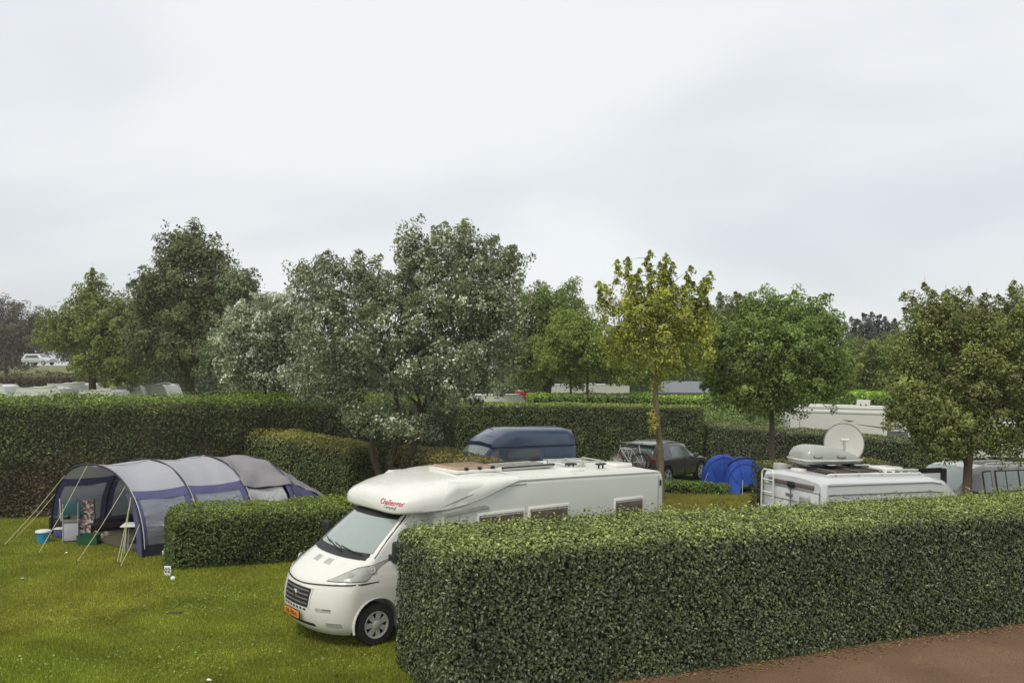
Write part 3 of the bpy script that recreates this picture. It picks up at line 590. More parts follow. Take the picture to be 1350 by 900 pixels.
# ------------------------------------------------------------------ the motorhome
def motorhome():
    a = R(39.4); ox, oy = -2.85, 15.6
    t = thing("motorhome", "big white motorhome with orange number plate, nose on the lawn, half behind the foreground hedge", "motorhome", (ox, oy, gz(ox)), math.pi + a, None, True)
    zs = [.22, .30, .45, .62, .80, .95, 1.04, 1.12, 1.20, 1.29, 1.37, 1.42, 1.6, 1.8, 2.0, 2.14]
    xf = [.80, .89, .95, .97, .95, .91, .87, .77, .64, .49, .36, .28, .09, -.15, -.40, -.58]
    wd = [.92, .98, 1.01, 1.02, 1.02, 1.02, 1.01, 1.0, .98, .96, .94, .93, .89, .85, .80, .77]
    kk = [.40, .43, .45, .46, .46, .46, .46, .42, .36, .31, .27, .25, .24, .24, .24, .24]
    def surf(s, z):
        x = np.interp(z, zs, xf); w_ = np.interp(z, zs, wd); k = np.interp(z, zs, kk)
        q = min(abs(s), 1.0); k *= 1.12; px = x - k * (1 - max(0.0, 1 - q ** 2.3) ** (1 / 2.1)) - .06 * q * q; y = w_ * q
        k += .06
        if abs(s) > 1: px = x - k - (abs(s) - 1)
        return (px, math.copysign(y, s), z)
    body = MB(); rings = []
    sv = [math.copysign(1 - (1 - abs(i) / 16) ** 2.2 if abs(i) > 9 else abs(i) / 16 * (1 - (1 - 9 / 16) ** 2.2) / (9 / 16), i) for i in range(-16, 17)]
    for z in [.22, .26, .30, .38, .45, .54, .62, .71, .80, .88, .95, 1.0, 1.04, 1.08, 1.12, 1.16, 1.20, 1.25, 1.29, 1.33, 1.37, 1.42, 1.5, 1.6, 1.7, 1.8, 1.9, 2.0, 2.07, 2.14]:
        r_ = [surf(s, z) for s in sv]
        xe = -1.30; x1 = r_[-1][0]
        right = [(x1 + (xe - x1) * q, r_[-1][1] + (0.0 if z > 1.3 else .02 * math.sin(q * math.pi)), z) for q in (.15, .35, .55, .78, 1)]
        left = [(p[0], -p[1], z) for p in right[::-1]]
        rings.append(left + r_ + right)
    body.loft(rings, True, True)
    cuts = []
    for sgn in (1, -1):
        c = MB(); c.tube([(0, sgn * .66, .36), (0, sgn * 1.3, .36)], .425, 36); cuts.append(c)
        c = MB(); c.box((0, sgn * .98, .12), (.85, .64, .48)); cuts.append(c)
    body.cut(cuts); body.build("cab", M_white, t, 32)
    ctr = (-.6, 0, .9)
    P = lambda name, q, m, nu=8, nv=4, off=.006, par=t: MB().patch(surf, q, nu, nv, off, ctr).build(name, m, par, 50)
    # windscreen: rubber surround, glass with blind behind it, dark cowl with wipers
    P("windscreen_seal", [(-.99, 1.40), (.99, 1.40), (.97, 2.12), (-.97, 2.12)], M_black, 16, 8, .004)
    P("windscreen", [(-.93, 1.47), (.93, 1.47), (.91, 1.96), (-.91, 1.96)], M_screen, 16, 8, .010)
    P("cowl", [(-.9, 1.375), (.9, 1.375), (.88, 1.455), (-.88, 1.455)], M_black, 16, 2, .014)
    for s0, s1, z1 in ((.30, -.30, 1.52), (.80, .22, 1.50)):
        mb = MB(); pts = [Vector(surf(s0 + (s1 - s0) * q, 1.44 + (z1 - 1.44) * q)) + Vector((.035, 0, .02)) for q in np.linspace(0, 1, 7)]; mb.tube(pts, .010, 5); mb.tube([pts[-1] + Vector((0, 0, .0)), Vector(surf(s1, z1 - .02)) + Vector((.03, 0, .02)), Vector(surf(s1 - .3, z1 + .02)) + Vector((.03, 0, .015))], .008, 5); mb.build("wiper", M_black, t)
    # bonnet shut line with the dark red pinstripe, bonnet bulges
    mb = MB()
    for q0 in np.linspace(-1.45, 1.45, 60)[:-1]:
        z_ = lambda s: 1.045 - .065 * math.exp(-(s / .62) ** 2)
        q1 = q0 + 2.9 / 59; mb.patch(surf, [(q0, z_(q0) - .009), (q1, z_(q1) - .009), (q1, z_(q1) + .009), (q0, z_(q0) + .009)], 1, 1, .011, ctr, .012)
    mb.build("pinstripe", M_line, t)
    for s_ in (-.24, .14): P("bonnet_vent", [(s_, 1.26), (s_ + .19, 1.26), (s_ + .17, 1.33), (s_ + .01, 1.33)], M_lgrey, 3, 2, .003)
    # grille with bars and badge, number plate, lower intake, fog recesses
    gr = P("grille", [(-.40, .63), (.40, .63), (.42, .93), (-.42, .93)], M_black, 8, 4, .006)
    for k in range(4):
        z0 = .675 + k * .067; MB().patch(surf, [(-.37, z0), (.37, z0), (.375, z0 + .020), (-.375, z0 + .020)], 8, 1, .018, ctr).build("grille_bar", M_trim, gr)
    mb = MB()
    for q in ((-.42, -.40), (.40, .42)): mb.patch(surf, [(q[0], .62), (q[1], .62), (q[1] + .02 * np.sign(q[0]), .945), (q[0] + .02 * np.sign(q[0]), .945)], 1, 4, .016, ctr)
    mb.patch(surf, [(-.44, .93), (.44, .93), (.44, .95), (-.44, .95)], 8, 1, .016, ctr); mb.build("grille_frame", M_white, gr)
    bd = Vector(surf(0, .80)); mb = MB().lathe([(.001, .03), (.05, .03), (.062, .02), (.066, 0), (.066, -.03)], Matrix.Translation(bd) @ Matrix.Rotation(math.pi / 2, 4, 'Y'), 20); bg = mb.build("badge", M_chrome, t)
    MB().lathe([(.001, .034), (.04, .033), (.044, .028)], Matrix.Translation(bd) @ Matrix.Rotation(math.pi / 2, 4, 'Y'), 20).build("badge_disc", mat("badge_red", (.12, .01, .02), .3, ns=20), bg)
    text_on("FIAT", .034, bd + Vector((.036, 0, 0)), (0, 1, 0), (0, 0, 1), "lettering", M_chrome, bg, off=.001)
    for k in range(7): MB().patch(surf, [(-.36 + k * .105, .575), (-.30 + k * .105, .575), (-.30 + k * .105, .605), (-.36 + k * .105, .605)], 1, 1, .005, ctr).build("intake_slot", M_black, t)
    mb = MB().box((1.012, 0, .49), (.016, .52, .115), bevel=.004); pl = mb.build("number_plate", M_plate, t)
    text_on("DR-700-N", .092, (1.020, 0, .488), (0, 1, 0), (0, 0, 1), "lettering", M_black, pl, off=.0015, bold=.002)
    mb = MB().box((1.008, 0, .49), (.014, .55, .14), bevel=.004); mb.build("plate_holder", M_black, t)
    P("lower_intake", [(-.52, .34), (.52, .34), (.50, .385), (-.50, .385)], M_black, 8, 1, .005)
    for sgn in (1, -1):
        P("bumper_recess", [(sgn * .56, .60), (sgn * .80, .61), (sgn * .80, .66), (sgn * .54, .655)], M_lgrey, 4, 2, .003)
        P("recess_shadow_gap", [(sgn * .68, .635), (sgn * .80, .64), (sgn * .80, .66), (sgn * .68, .656)], M_trim, 3, 1, .006)
        P("fog_lamp", [(sgn * .72, .37), (sgn * .93, .37), (sgn * .92, .44), (sgn * .72, .44)], M_lgrey, 4, 2, .004)
        P("headlight_gap", [(sgn * .615, 1.072), (sgn * 1.06, 1.078), (sgn * 1.25, 1.40), (sgn * .885, 1.28)], M_trim, 22, 8, .006)
        hl = P("headlight", [(sgn * .64, 1.082), (sgn * 1.05, 1.09), (sgn * 1.23, 1.385), (sgn * .90, 1.262)], M_lens, 22, 8, .012)
        for s_, z_, r_ in ((.90, 1.165, .078), (1.04, 1.245, .06)):
            p = Vector(surf(sgn * s_, z_)); q = (p - Vector((-.2, 0, .9))).normalized(); mt = Matrix.Translation(p + q * .012) @ q.to_track_quat('Z', 'Y').to_matrix().to_4x4()
            MB().lathe([(r_, 0), (r_, .008), (r_ * .8, .010), (r_ * .75, .004), (.001, -.001)], mt, 18).build("reflector", M_alloy, hl)
            MB().lathe([(r_ * .5, .006), (r_ * .42, .016), (.001, .02)], mt, 14).build("bulb", M_lgrey, hl)
        MB().patch(surf, [(sgn * .62, 1.075), (sgn * .95, 1.082), (sgn * .95, 1.10), (sgn * .63, 1.093)], 5, 1, .018, ctr).build("lens_edge", M_lgrey, hl)
        # doors: window, quarter glass, shut line, mirror, handle
        P("quarter_window", [(sgn * 1.20, 1.36), (sgn * 1.36, 1.34), (sgn * 1.36, 1.80), (sgn * 1.29, 1.62)], M_glass, 3, 3, .008)
        P("door_window", [(sgn * 1.37, 1.37), (sgn * 1.95, 1.37), (sgn * 1.92, 2.0), (sgn * 1.52, 2.0)], M_glass, 5, 4, .008)
        mb = MB()
        for (z0, z1) in ((.84, 1.3),): mb.patch(surf, [(sgn * 1.36, z0), (sgn * 1.372, z0), (sgn * 1.372, z1), (sgn * 1.36, z1)], 1, 4, .003, ctr, .003)
        mb.build("door_gap", M_black, t)
        P("side_stripe", [(sgn * 1.20, .965), (sgn * 1.9, 1.0), (sgn * 1.9, 1.02), (sgn * 1.20, .972)], M_line, 6, 1, .004)
        P("side_badge", [(sgn * 1.10, 1.085), (sgn * 1.34, 1.10), (sgn * 1.34, 1.118), (sgn * 1.10, 1.103)], M_black, 3, 1, .004)
        arm = MB().box((-.24, sgn * 1.06, 1.43), (.06, .2, .06), bevel=.015).build("mirror_arm", M_black, t)
        mr = MB().box((-.24, sgn * 1.19, 1.52), (.13, .19, .36), bevel=.05, seg=3).build("mirror", M_black, t)
        # arch lip
        mb = MB(); rr = [(.432 * math.cos(a_), .36 + .432 * math.sin(a_)) for a_ in np.linspace(-.25, math.pi + .25, 22)]
        mb.tube([(x_, sgn * 1.015, z_) for x_, z_ in rr], .022, 6); mb.build("wheel_arch", M_white, t, 60)
        make_wheel(t, (0, sgn * .90, .345), .345, .22, sgn, 7, .225)
        make_wheel(t, (-4.0, sgn * 1.0, .345), .345, .22, sgn, 7, .225)
    # coachbuilt body
    def sec(x, hw, zb, zt, cr_, n=5):
        pts = []
        for cy, cz, a0 in ((hw - cr_, zt - cr_, 0), (-hw + cr_, zt - cr_, 90), (-hw + .05, zb + .05, 180), (hw - .05, zb + .05, 270)):
            rr = cr_ if cz > 1 else .05
            for k in range(n): an = R(a0 + 90 * k / (n - 1)); pts.append((x, cy + rr * math.cos(an), cz + rr * math.sin(an)))
        return pts
    mb = MB(); mb.loft([sec(-1.05, 1.05, .36, 2.30, .10), sec(-1.22, 1.13, .34, 2.42, .11), sec(-1.45, 1.16, .33, 2.56, .11), sec(-4.0, 1.16, .33, 2.54, .11), sec(-6.55, 1.16, .33, 2.49, .11), sec(-6.72, 1.14, .34, 2.47, .12), sec(-6.80, 1.08, .38, 2.41, .14)], True, True)
    cuts = []
    for sgn in (1, -1):
        c = MB(); c.tube([(-4.0, sgn * .72, .36), (-4.0, sgn * 1.5, .36)], .43, 32); cuts.append(c)
        c = MB(); c.box((-4.0, sgn * 1.1, .20), (.86, .76, .32)); cuts.append(c)
    mb.cut(cuts); mb.build("body_shell", M_side, t, 30)
    # roof skin and gutter rails, slightly proud
    mb = MB(); mb.loft([[(x, y, z + .006 + .02 * (1 - (y / 1.0) ** 2)) for y in np.linspace(-1.03, 1.03, 9)] + [(x, y, z - .03) for y in (1.03, -1.03)] for x, z in ((-2.2, 2.552), (-4.0, 2.54), (-5.6, 2.512), (-6.5, 2.492))], True, True); mb.build("roof", M_roof, t, 30)
    for sgn in (1, -1):
        mb = MB(); mb.tube([(-2.6, sgn * 1.13, 2.535), (-4.0, sgn * 1.13, 2.515), (-6.5, sgn * 1.13, 2.47), (-6.68, sgn * 1.1, 2.44), (-6.79, sgn * 1.06, 2.3), (-6.80, sgn * 1.07, 1.2)], .030, 8); mb.build("edge_rail", M_white, t, 60)
    # overcab nose
    def capsec(x, hw, zb, zt, n=3.5, m=40):
        pts = []
        for k in range(m):
            an = 2 * math.pi * k / m + math.pi / m; c, s = math.cos(an), math.sin(an)
            zm = zb + (zt - zb) * .38; pts.append((x - (.03 if s > 0 else 0) * abs(s), hw * math.copysign(abs(c) ** (2 / (3.2 if s > 0 else 7)), c) * (1 - .05 * max(0, s)), zm + ((zt - zm) * s ** .62 if s > 0 else -(zm - zb) * abs(s) ** .3)))
        return pts
    cap = MB(); cs = [(-.36, .50, 2.11, 2.24), (-.38, .72, 2.075, 2.30), (-.44, .86, 2.06, 2.36), (-.56, .96, 2.055, 2.42), (-.80, 1.05, 2.055, 2.50), (-1.1, 1.12, 2.06, 2.57), (-1.45, 1.155, 2.09, 2.62), (-1.85, 1.175, 2.18, 2.66), (-2.2, 1.18, 2.30, 2.665), (-2.55, 1.18, 2.42, 2.65), (-2.85, 1.165, 2.50, 2.61)]
    cap.loft([capsec(*c) for c in cs], True, True); bmesh.ops.recalc_face_normals(cap.bm, faces=cap.bm.faces); bv = BVHTree.FromBMesh(cap.bm); cp = cap.build("overcab", M_white, t, 60)
    n_ = Vector((.80, .60, 0)).normalized(); rt = Vector((0, 0, 1)).cross(n_)
    cen = Vector((-.47, .64, 2.255))
    text_on("Challenger", .118, cen, rt, (0, 0, 1), "lettering", M_red, cp, bv, .006, .25, .002)
    text_on("Camping", .075, cen + rt * -.02 + Vector((0, 0, -.075)), rt, (0, 0, 1), "lettering", M_grey, cp, bv, .005, .25)
    # underside lip and fairing line that sweeps up to the roof
    for sgn in (1, -1):
        mb = MB(); mb.tube([(-.40, sgn * .44, 2.13), (-.44, sgn * .66, 2.115), (-.54, sgn * .86, 2.11), (-.68, sgn * .98, 2.11), (-.95, sgn * 1.09, 2.12), (-1.25, sgn * 1.15, 2.14), (-1.6, sgn * 1.18, 2.19), (-2.0, sgn * 1.19, 2.29), (-2.5, sgn * 1.19, 2.45), (-2.8, sgn * 1.17, 2.53)], [.012, .014, .016, .018, .018, .018, .014, .012, .01, .008], 6); mb.build("cap_lip", M_lgrey, t, 60)
        mb = MB(); mb.slab([(-1.15, sgn * 1.155, 2.02), (-2.15, sgn * 1.16, 2.10), (-2.05, sgn * 1.16, 2.155), (-1.15, sgn * 1.155, 2.08)], (0, sgn * .03, 0)); mb.build("fairing_strip", M_trim if sgn < 0 else M_lgrey, t)
        mb = MB(); mb.tube([(-1.2, sgn * 1.163, 2.20), (-1.7, sgn * 1.163, 2.34), (-2.3, sgn * 1.163, 2.43), (-3.0, sgn * 1.163, 2.46)], .007, 4); mb.build("seam", M_trim, t)
    mb = MB(); mb.tube([(-.385, y, 2.13) for y in np.linspace(-.44, .44, 7)], .012, 6); mb.build("cap_lip", M_lgrey, t, 60)
    mb = MB(); mb.loft([[(x_, y * w_, z_) for y in (-1, -.5, 0, .5, 1)] + [(x_, y * w_, z_ - .1) for y in (1, 0, -1)] for x_, w_, z_ in ((-.62, .80, 2.15), (-.9, .92, 2.17), (-1.2, 1.02, 2.2))], True, True); mb.build("cab_roof", M_white, t)
    # near-side windows with pale frames, far side too
    for (x0, x1, z0, z1) in ((-1.92, -2.92, 1.45, 1.975), (-3.10, -4.02, 1.45, 1.985), (-5.33, -6.10, 1.55, 1.965)):
        for sgn in (1, -1):
            fr = MB().box(((x0 + x1) / 2, sgn * 1.165, (z0 + z1) / 2), (abs(x1 - x0) + .09, .03, z1 - z0 + .09), bevel=.012).build("window", M_white, t)
            MB().box(((x0 + x1) / 2, sgn * 1.180, (z0 + z1) / 2), (abs(x1 - x0), .03, z1 - z0), bevel=.014).build("pane", M_acr, fr)
            MB().box(((x0 + x1) / 2, sgn * 1.195, z1 - .03), (abs(x1 - x0) - .04, .012, .02), bevel=.003).build("window_rail", M_lgrey, fr)
    for sgn in (1, -1): MB().box((-6.66, sgn * 1.165, 2.24), (.04, .02, .12), bevel=.006).build("marker_light", M_black, t)
    mb = MB(); mb.box((-6.6, 1.163, 1.42), (.02, .005, 1.95)); mb.build("corner_seam", M_lgrey, t)
    # roof fittings
    rl = MB().box((-2.30, .22, 2.675), (1.02, .92, .06), bevel=.02).build("rooflight", M_white, t)
    MB().box((-2.30, .22, 2.715), (.92, .82, .06), bevel=.025, seg=3).build("dome", M_hatch, rl)
    for k in (-.3, 0, .3): MB().box((-2.30 + k, .66, 2.73), (.07, .05, .05), bevel=.01).build("latch", M_black, rl)
    sp_ = MB().box((-3.85, -.18, 2.605), (1.30, .85, .045), bevel=.008).build("solar_panel", M_lgrey, t)
    for k in (-.4, .4): MB().box((-3.85, -.18 + k, 2.635), (1.34, .05, .035), bevel=.006).build("panel_frame", M_black, sp_)
    MB().box((-3.85, -.18, 2.634), (1.2, .30, .02)).build("panel_glass", mat("panel_glass", (.30, .29, .26), .2, ns=8), sp_)
    for (x0, y0) in ((-4.85, .30), (-5.45, .55)):
        mb = MB(); mb.tube([(x0, y0, 2.53), (x0, y0, 2.62), (x0 - .12, y0, 2.62), (x0 - .12, y0, 2.53)], .022, 6); mb.box((x0 - .06, y0, 2.625), (.25, .09, .03), bevel=.008); mb.build("roof_bracket", M_black, t)
    mb = MB()
    for y0 in (-.3, .25): mb.tube([(-4.7, y0, 2.66), (-5.9, y0, 2.63)], .018, 6)
    for x0 in (-4.8, -5.3, -5.8): mb.tube([(x0, -.3, 2.53), (x0, -.3, 2.66), (x0, .25, 2.65), (x0, .25, 2.53)], .016, 6)
    mb.build("roof_rack", M_lgrey, t, 60)
    MB().box((-5.15, -.1, 2.575), (.62, .55, .08), bevel=.03, seg=3).build("roof_hatch", M_white, t)
    MB().box((-6.15, .35, 2.555), (.52, .52, .10), bevel=.04, seg=3).build("roof_vent", M_white, t)
    MB().box((-4.65, .55, 2.56), (.42, .42, .07), bevel=.03, seg=3).build("roof_hatch", M_white, t)
    # rear: bumper and lights
    MB().box((-6.84, 0, .52), (.12, 2.1, .26), bevel=.05, seg=3).build("rear_bumper", M_white, t)
    for sgn in (1, -1): MB().box((-6.83, sgn * .95, .85), (.05, .12, .35), bevel=.015).build("tail_light", mat("tail_red", (.3, .01, .01), .2, ns=10), t)
motorhome()

# ------------------------------------------------------------------ generic vehicle hull
class Hull:
    def __init__(s, st, crown=0.04): s.st = sorted(st, key=lambda a: a[0]); s.crown = crown
    def at(s, x): return [float(np.interp(x, [q[0] for q in s.st], [q[i] for q in s.st])) for i in range(1, 7)]   # zb, zbelt, zt, wb, wbelt, wt
    def section(s, x):
        zb, zl, zt, wb, wl, wt = s.at(x); h = [(0, zb), (wb * .86, zb), (wb * .98, zb + .08), (wb, zb + .22), ((wb + wl) / 2 + .01, (zb + zl) / 2), (wl, zl - .02), (wl - .02, zl + .02 * (zt > zl + .1)), (wt + .03, zt - .08 * min(1, (zt - zl) / .3)), (wt - .01, zt - .03 * min(1, (zt - zl) / .2)), (wt - .08, zt), (wt * .5, zt + s.crown * .8), (0, zt + s.crown)]
        return [(x, y, z) for y, z in h] + [(x, -y, z) for y, z in h[-2:0:-1]]
    def side(s, sgn):
        def f(x, t_):
            zb, zl, zt, wb, wl, wt = s.at(x); y = wl - .02 + (wt + .03 - wl + .02) * t_; z = zl + .02 + (zt - .08 - zl - .02) * t_; return (x, sgn * y, z)
        return f
    def flank(s, sgn):
        def f(x, t_):
            zb, zl, zt, wb, wl, wt = s.at(x); return (x, sgn * (wb + (wl - wb) * t_), zb + .22 + (zl - .02 - zb - .22) * t_)
        return f
    def top(s, x, f_):
        zb, zl, zt, wb, wl, wt = s.at(x); return (x, f_ * (wt - .02), zt + s.crown * (1 - f_ * f_ * .9))
    def build(s, parent, m, wheels=(), r=.34, name="body", n=44, ang=32):
        x0, x1 = s.st[0][0], s.st[-1][0]; xs = sorted(set(list(np.linspace(x0, x1, n)) + [q[0] for q in s.st])); mb = MB(); mb.loft([s.section(x) for x in xs], True, True)
        cuts = []
        for wx, wy in wheels:
            for sgn in (1, -1):
                c = MB(); c.tube([(wx, sgn * (wy - .26), r + .02), (wx, sgn * (wy + .5), r + .02)], r * 1.17, 28); cuts.append(c)
        if cuts: mb.cut(cuts)
        return mb.build(name, m, parent, ang)
    def glass(s, parent, sgn, q, name="window", m=None, nu=5, nv=3, off=.008, fn=None, seam=True):
        o = MB().patch(fn or s.side(sgn), q, nu, nv, off, (sum(a[0] for a in q) / 4, 0, 1.0)).build(name, m or M_pane, parent, 50); return o
    def screen(s, parent, x0, x1, f0, f1, name="windscreen", m=None, off=.01, ref=(0, 0, .6)):
        return MB().patch(s.top, [(x0, -f0), (x0, f0), (x1, f1), (x1, -f1)], 10, 6, off, ref).build(name, m or M_pane, parent, 50)

# ---- blue high-roof van
M_blue = mat("blue_paint", (0.050, 0.085, 0.150), 0.32, ns=2, na=0.12, coat=0.5)
M_bluedk = mat("dark_blue_trim", (0.02, 0.026, 0.04), 0.5, ns=8)
def blue_van():
    cx, cy = X(664, 30.2), 30.4
    t = thing("high_roof_van", "dark blue camper van with a moulded high roof, parked behind the white motorhome", "van", (cx, cy, gz(cx)), math.pi + R(33), None, True)
    H = Hull([(-2.35, .32, 1.05, 1.86, .88, .90, .78), (-2.25, .28, 1.05, 1.92, .91, .92, .80), (.75, .28, 1.05, 1.92, .91, .92, .80), (1.0, .28, 1.05, 1.86, .91, .92, .78), (1.72, .28, 1.05, 1.17, .91, .90, .76), (2.2, .3, .88, .98, .9, .86, .70), (2.38, .36, .72, .84, .84, .80, .62), (2.43, .42, .6, .7, .74, .72, .58)])
    H.build(t, M_blue, ((1.45, .82), (-1.45, .82)), .32)
    # high roof: its own moulding with sloping front
    def rs(x, w_, zt, rr): return [(x, w_, 1.86), (x, w_, 1.93), (x, w_ - .035, zt - rr * .62), (x, w_ - .09, zt - rr * .22), (x, w_ - .2, zt - .01), (x, 0, zt + .03), (x, -w_ + .2, zt - .01), (x, -w_ + .09, zt - rr * .22), (x, -w_ + .035, zt - rr * .62), (x, -w_, 1.93), (x, -w_, 1.86)]
    mb = MB(); mb.loft([rs(1.0, .79, 2.0, .06), rs(.75, .80, 2.18, .2), rs(.35, .82, 2.38, .36), rs(.05, .825, 2.44, .40), rs(-2.0, .825, 2.44, .40), rs(-2.25, .81, 2.38, .36), rs(-2.33, .79, 2.18, .2)], True, True); mb.build("high_roof", M_blue, t, 38)
    for sgn in (1, -1):
        mb = MB(); mb.tube([(1.05, sgn * .77, 1.90), (.9, sgn * .83, 1.895), (-2.3, sgn * .835, 1.895)], .016, 6); mb.build("gutter", M_bluedk, t)
        H.glass(t, sgn, [(1.55, .04), (.62, .04), (.68, .93), (1.0, .93)], "door_window", M_glass)
        H.glass(t, sgn, [(.45, .04), (-.85, .04), (-.85, .93), (.45, .93)], "side_window", M_glass)
        H.glass(t, sgn, [(-1.0, .02), (-2.15, .02), (-2.15, .95), (-1.0, .95)], "side_panel", M_blue, off=.012)
        make_wheel(t, (1.45, sgn * .80, .32), .32, .2, sgn, 5); make_wheel(t, (-1.45, sgn * .80, .32), .32, .2, sgn, 5)
        MB().box((1.22, sgn * 1.02, 1.12), (.1, .16, .2), bevel=.03).build("mirror", M_black, t)
        MB().box((2.33, sgn * .62, .82), (.12, .3, .14), bevel=.03).build("headlight", M_lens, t)
    H.screen(t, 1.03, 1.66, .93, .96, m=M_pane)
    mb = MB(); mb.tube([(.7, .35, 2.42), (.66, .0, 2.46), (.7, -.35, 2.42)], .015, 5); mb.build("roof_seam", M_bluedk, t)
    mb = MB().box((-2.37, 0, 1.5), (.03, 1.3, .5), bevel=.01); mb.build("rear_window", M_glass, t)
    MB().box((-2.40, 0, .42), (.12, 1.7, .22), bevel=.04).build("rear_bumper", M_bluedk, t)
    MB().box((2.44, 0, .45), (.12, 1.6, .22), bevel=.04).build("front_bumper", M_bluedk, t)
blue_van()

# ---- brown SUV with bicycles on its tail
M_brown = mat("brown_paint", (0.078, 0.066, 0.059), 0.25, ns=2, na=0.1, coat=0.8)
M_suvroof = mat("silver_roof", (0.24, 0.235, 0.22), 0.25, ns=3, na=0.08, coat=0.6)
def suv():
    cx, cy, b = 6.15, 36.9, R(50); t = thing("parked_car", "dark brown off-road car with pale roof and bicycles on its tail, behind the motorhome", "car", (cx, cy, gz(cx)), b, None, True)
    H = Hull([(-2.15, .55, .85, .95, .80, .82, .70), (-2.12, .36, .98, 1.15, .90, .90, .72), (-2.02, .30, 1.02, 1.36, .94, .93, .72), (-1.75, .28, 1.03, 1.56, .95, .94, .70), (-1.0, .28, 1.02, 1.61, .95, .95, .71), (-.1, .28, 1.0, 1.60, .95, .95, .72), (.35, .28, .99, 1.52, .95, .95, .70), (1.05, .28, .97, 1.06, .95, .94, .74), (1.6, .28, .93, .99, .95, .93, .74), (2.0, .32, .82, .90, .92, .86, .66), (2.17, .40, .62, .74, .80, .74, .56)])
    H.build(t, M_brown, ((1.33, .86), (-1.33, .86)), .36)
    MB().patch(H.top, [(-1.85, -.97), (-1.85, .97), (.15, .97), (.15, -.97)], 10, 8, .012, (-.8, 0, 1)).build("roof", M_suvroof, t, 40)
    MB().box((-1.92, 0, 1.585), (.34, 1.36, .045), bevel=.015).build("spoiler", M_suvroof, t)
    H.screen(t, .22, .98, .90, .92, m=M_pane); H.screen(t, -2.04, -1.80, .90, .86, "rear_window", M_pane)
    for sgn in (1, -1):
        H.glass(t, sgn, [(.88, .06), (.0, .06), (.0, .88), (.32, .84)], "front_window", M_pane)
        H.glass(t, sgn, [(-.06, .06), (-.98, .06), (-.95, .88), (-.06, .88)], "rear_side_window", M_pane)
        H.glass(t, sgn, [(-1.05, .06), (-1.75, .22), (-1.6, .85), (-1.02, .88)], "quarter_window", M_glass)
        MB().box((.72, sgn * 1.04, 1.08), (.14, .2, .15), bevel=.04, seg=3).build("mirror", M_brown, t)
        MB().patch(H.flank(sgn), [(-1.9, -.22), (1.9, -.22), (1.9, .08), (-1.9, .08)], 12, 2, .01, (0, 0, .6)) .build("sill", M_trim, t) if False else None
        mb = MB(); mb.box((.02, sgn * .957, .68), (.01, .012, .62)); mb.build("door_gap", M_black, t)
        make_wheel(t, (1.33, sgn * .86, .36), .36, .22, sgn, 5, .265); make_wheel(t, (-1.33, sgn * .86, .36), .36, .22, sgn, 5, .265)
        MB().box((2.02, sgn * .66, .80), (.18, .3, .12), bevel=.04).build("headlight", M_lens, t)
        MB().box((-2.10, sgn * .78, 1.0), (.12, .2, .14), bevel=.03).build("tail_light", MATS["tail_red"], t)
    MB().tube([(-.95, .05, 1.65), (-1.05, .05, 1.74)], .02, 5).build("aerial", M_black, t)
    # carrier
    cr_ = MB()
    for y in (-.35, .35): cr_.tube([(-2.1, y, .55), (-2.75, y, .55)], .025, 6); cr_.tube([(-2.2, y, .55), (-2.3, y, 1.15)], .02, 6)
    cr_.tube([(-2.3, -.35, 1.15), (-2.3, .35, 1.15)], .02, 6); cr_.build("bike_carrier", M_black, t)
    return t
suv_o = suv()
def bicycle(label, off, seed, frame_m):
    cx, cy, b = 6.15, 36.9, R(50); Mx = Matrix.Rotation(b, 3, 'Z'); p = Mx @ Vector((-off, 0, 0)) ; x, y = cx + p.x, cy + p.y
    t = thing("bicycle", label, "bicycle", (x, y, gz(x) + .62), b + math.pi / 2, "bicycles on the brown car's carrier")
    fl = -1 if seed % 2 else 1
    for sx in (-.52 * fl, .53 * fl):
        mt = Matrix.Translation((sx, 0, .34)) @ Matrix.Rotation(math.pi / 2, 4, 'X')
        wv_ = MB().lathe([(.30, -.02), (.335, -.018), (.345, 0), (.335, .018), (.30, .02)], mt, 26).build("wheel", M_tyre, t, 60)
        mb = MB(); mb.lathe([(.296, -.012), (.305, 0), (.296, .012), (.285, 0)], mt, 26)
        for k in range(12): a_ = math.pi * k / 12; mb.tube([(sx + .29 * math.cos(a_), 0, .34 + .29 * math.sin(a_)), (sx - .29 * math.cos(a_), 0, .34 - .29 * math.sin(a_))], .004, 3)
        mb.build("rim", M_alloy, wv_, 60)
    f = MB(); bb = (-.06 * fl, 0, .30); st_ = (-.2 * fl, 0, .78); hd = (.36 * fl, 0, .82); f.tube([bb, st_], .022, 6); f.tube([bb, hd], .024, 6); f.tube([st_, hd], .022, 6); f.tube([(-.52 * fl, 0, .34), bb], .014, 5); f.tube([(-.52 * fl, 0, .34), st_], .013, 5); f.tube([hd, (.53 * fl, 0, .34)], .018, 5); f.tube([hd, (.34 * fl, 0, .96)], .018, 5); f.build("frame", frame_m, t, 60)
    MB().box((-.23 * fl, 0, .9), (.26, .13, .06), bevel=.02).build("saddle", M_black, t)
    MB().tube([st_, (-.225 * fl, 0, .88)], .016, 5).build("seat_post", M_chrome, t)
    MB().tube([(.30 * fl, -.3, 1.0), (.36 * fl, -.1, .97), (.36 * fl, .1, .97), (.30 * fl, .3, 1.0)], .014, 5).build("handlebar", M_black, t)
bicycle("silver bicycle nearest the brown car's rear window", 2.42, 1, M_chrome)
bicycle("black bicycle with white parts, outermost on the brown car's carrier", 2.66, 2, mat("white_frame", (.5, .5, .48), .4, ns=10))

